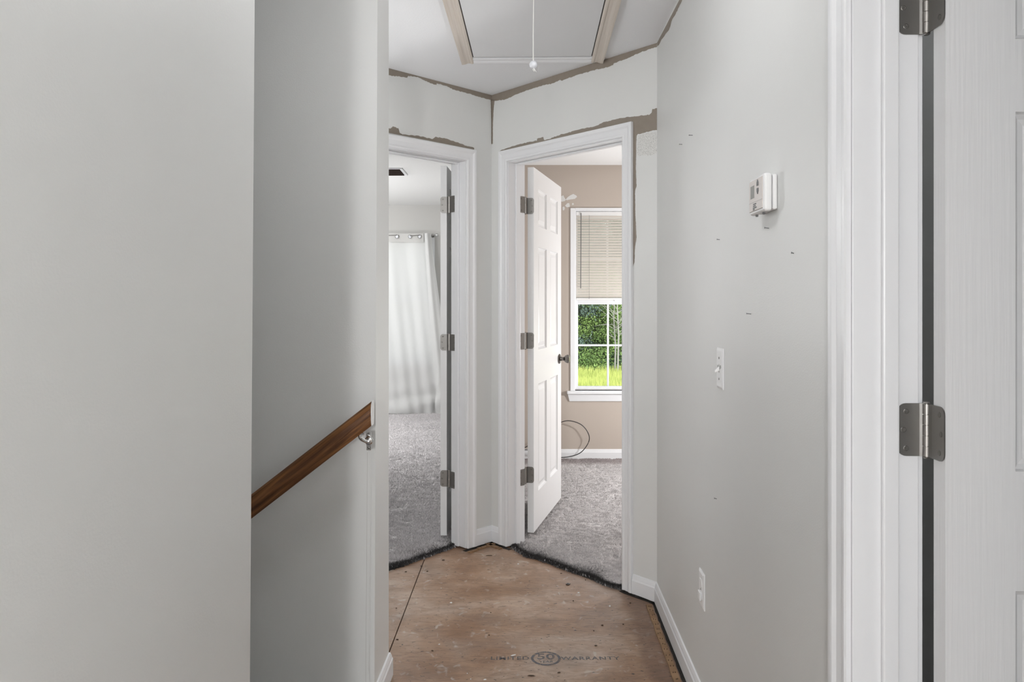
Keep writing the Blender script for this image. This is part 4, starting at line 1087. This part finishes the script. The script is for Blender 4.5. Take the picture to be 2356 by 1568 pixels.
# ceiling vent
vc = at_depth(0, 0, 1); 
def ceil_px(px_, py_): d_ = (CEIL - CAMZ) * F / (HY - py_); return Vector(((px_ - CX) / F * d_, d_, CEIL))
va, vb = ceil_px(925, 386), ceil_px(936, 402)
vent = empty('ceiling_vent', T(va.x - .17, (va.y + vb.y) / 2, CEIL)); tag(vent, 'white ceiling air vent with brown louvres in the curtained bedroom', 'vent')
L2 = abs(vb.y - va.y) / 2
for a_, b_ in (((-.17, -L2, -.008), (-.145, L2, -.0003)), ((.145, -L2, -.008), (.17, L2, -.0003)), ((-.145, -L2, -.008), (.145, -L2 + .03, -.0003)), ((-.145, L2 - .03, -.008), (.145, L2, -.0003))):
    MB().box(a_, b_).obj('frame', M_trim, vent, bevel=.002)
MB().box((-.145, -L2 + .03, -.0012), (.145, L2 - .03, -.0003)).obj('duct', M_hole, vent)
M_louv = mat('brown_louvre', (.16, .12, .10), .5)
for k in range(9):
    yy = -L2 + .045 + (2 * L2 - .09) * k / 8
    MB().box((-.145, -.012, -.0008), (.145, .012, .0008)).obj('louvre', M_louv, vent, M=T(0, yy, -.009) @ RX(math.radians(35)))

# ------------------------------------------------------------------ outdoors
GZ = -2.75
gr = MB(); nx, ny = 40, 40; vs = []
for j in range(ny + 1):
    for i in range(nx + 1):
        x = -40 + 100 * i / nx; y = 12 + 90 * j / ny
        vs.append((x, y, GZ + .12 * math.sin(x * .4) * math.sin(y * .3)))
gr.add(vs, [(j*(nx+1)+i, j*(nx+1)+i+1, (j+1)*(nx+1)+i+1, (j+1)*(nx+1)+i) for j in range(ny) for i in range(nx)])
struct('ground', gr, M_ground, 'overgrown lawn outside the bedroom window', 'ground', smooth=True)
struct('bounce_ground', MB().box((-40, 9.6, GZ - .1), (40, 31, GZ + .16)), mat('pale_bounce', (.52, .51, .50), .95, .4, 40), 'pale gravel yard right behind the house, below the window', 'yard')  # unseen pale ground added so bounced light on the curtain stays neutral
def quads(Pc, size, r, up=.3, droop=1):
    N = len(Pc); a_ = r.normal(size=(N, 3)); a_[:, 2] *= droop; a_ /= np.linalg.norm(a_, axis=1)[:, None]; b_ = r.normal(size=(N, 3)); b_[:, 2] += up
    b_ = np.cross(a_, b_); b_ /= np.linalg.norm(b_, axis=1)[:, None]; s = size * r.uniform(.6, 1.3, (N, 1))
    V = np.stack([Pc - a_ * s, Pc + b_ * s * .55, Pc + a_ * s, Pc - b_ * s * .55], 1)
    return V
def np_mesh(name, V, m, parent=None):
    N, K = V.shape[:2]; me = bpy.data.meshes.new(name); me.vertices.add(N * K); me.vertices.foreach_set('co', V.reshape(-1))
    me.loops.add(N * K); me.loops.foreach_set('vertex_index', np.arange(N * K, dtype=np.int32)); me.polygons.add(N)
    me.polygons.foreach_set('loop_start', np.arange(N, dtype=np.int32) * K); me.update(calc_edges=True); me.materials.append(m)
    o = bpy.data.objects.new(name, me); C.objects.link(o)
    if parent: o.parent = parent
    return o
def tree(x, y, h, rad, m, label, seed, n=9000, low=.05, leaf=.055, bark=None):
    r = np.random.default_rng(seed); rr = random.Random(seed)
    root = empty('tree', T(x, y, GZ)); tag(root, label, 'tree', 'trees beyond the lawn')
    tr_ = MB(); tr_.tube([(0, 0, -.1), (.1, 0, h * .3), (-.1, .1, h * .6), (0, 0, h * .92)], [.20, .15, .09, .03], 9)
    tr_.obj('trunk', bark or M_bark, root)
    for k in range(7):
        an = rr.uniform(0, 2 * PI); zz = h * rr.uniform(.2, .75); L = rad * rr.uniform(.5, .9)
        MB().tube(catmull([(0, 0, zz), (L*.5*math.cos(an), L*.5*math.sin(an), zz + .5), (L*math.cos(an), L*math.sin(an), zz + rr.uniform(.4, 1.4))], 3), [.06, .055, .05, .04, .03, .02, .012][:7], 6).obj('branch', bark or M_bark, root)
    if n:
        nc = 130; cz = r.uniform(low, 1, nc); ca = r.uniform(0, 2 * PI, nc); prof_ = np.sin(np.clip(cz * .86 + .14, 0, 1) * PI) ** .55
        cr = rad * prof_ * np.sqrt(r.random(nc)) ; ce = np.stack([cr * np.cos(ca), cr * np.sin(ca), cz * h], 1)
        pk = r.integers(0, nc, n); off_ = r.normal(0, 1, (n, 3)) * np.array([.34, .34, .20]); Pc = ce[pk] + off_; Pc = Pc[Pc[:, 2] > .02]
        np_mesh('foliage', quads(Pc, leaf * (1.3 if m == LEAFM[2] else 1), r, droop=6 if m == LEAFM[2] else 1), m, root)
    return root
tr_list = [(2.6, 44.5, 10, 2.4, 2, 'dark drooping tree at the left of the window view'), (4.15, 44.0, 9, 1.7, 2, 'blue-green weeping tree behind the left panes'), (5.0, 43.2, 6.0, 1.25, 0, 'bright leafy tree in the middle of the left panes'),
           (6.7, 45.5, 11, 2.4, 1, 'deep green tree behind the pale bare trunks'), (9.3, 45, 10, 2.6, 1, 'green tree hidden to the right of the window view'), (12.5, 46, 11, 3, 0, 'bright tree far right of the window view'),
           (.0, 45.5, 11, 2.8, 1, 'green tree hidden behind the open door'), (4.6, 48, 12, 3.2, 1, 'tall dark tree filling the gaps behind the others'), (8.4, 49, 12, 3.4, 2, 'tall blue-green tree at the very back')]
for i, (x, y, h, rd, k, lab) in enumerate(tr_list):
    tree(x, y, h, rd, LEAFM[k], lab, 100 + i, n=60000 if 2 < x < 8 else 8000)
# pale bare saplings at the right of the view
for i, (x, y, h, lab) in enumerate([(5.62, 40.6, 6.4, 'pale bare forked sapling in the right panes'), (5.50, 40.9, 4.6, 'shorter pale bare sapling beside the forked one')]):
    rr = random.Random(300 + i); root = empty('bare_sapling', T(x, y, GZ)); tag(root, lab, 'tree', 'pale bare saplings')
    MB().tube([(0, 0, -.1), (.05, 0, h * .35), (-.05, 0, h * .7), (.05, 0, h)], [.050, .042, .030, .014], 8).obj('trunk', M_pale, root)
    for k in range(26):
        an = rr.uniform(0, 2 * PI); zz = h * rr.uniform(.3, .95); L = rr.uniform(.5, 1.2)
        MB().tube([(0, 0, zz), (L*.5*math.cos(an), L*.5*math.sin(an), zz + rr.uniform(.1, .5)), (L*math.cos(an) + rr.uniform(-.2, .2), L*math.sin(an), zz + rr.uniform(-.1, 1.1))], [.016, .011, .005], 6).obj('branch', M_pale, root)
# undergrowth shrubs in front of the trees
for i in range(9):
    rr = np.random.default_rng(500 + i); x = 1.8 + i * .85; y = 41.8 + (i % 3) * .5; n = 8000
    root = empty('shrub', T(x, y, GZ)); tag(root, ['low shrub under the weeping tree', 'leafy shrub at the lawn edge by the left pane', 'rounded shrub at the lawn edge', 'shrub below the bright leafy tree', 'shrub at the foot of the forked sapling', 'shrub beside the pale saplings', 'shrub at the right edge of the window view', 'shrub hidden right of the window view', 'last shrub hidden right of the window view'][i], 'shrub', 'shrubs at the lawn edge')
    hh_ = 1.3 + .5 * rr.random(); P_ = rr.normal(size=(n, 3)) * np.array([.42, .35, .4]) * hh_ / 1.4; P_[:, 2] = np.abs(P_[:, 2]) * 1.15 + .02
    np_mesh('foliage', quads(P_, .06, rr), LEAFM[[0, 1, 1][i % 3]], root)
    MB().tube([(0, 0, -.05), (.03, 0, hh_ * .5)], [.03, .01], 6).obj('stem', M_bark, root)
# tall grass
r = np.random.default_rng(77); N = 80000
X = r.uniform(-2, 13, N); Y = r.uniform(33, 43.2, N); Hh = r.uniform(.18, .75, N); an = r.uniform(0, PI, N); wv = r.uniform(.012, .03, N); lx = r.normal(0, .10, N); ly = r.normal(0, .08, N)
V = np.empty((N, 3, 3)); zg = GZ + .12 * np.sin(X * .4) * np.sin(Y * .3) - .03
V[:, 0] = np.stack([X - wv * np.cos(an), Y - wv * np.sin(an), zg], 1); V[:, 1] = np.stack([X + wv * np.cos(an), Y + wv * np.sin(an), zg], 1); V[:, 2] = np.stack([X + lx, Y + ly, zg + Hh], 1)
go = np_mesh('tall_grass', V, M_grass); tag(go, 'bright yellow-green tall grass in front of the trees', 'grass', kind='stuff')
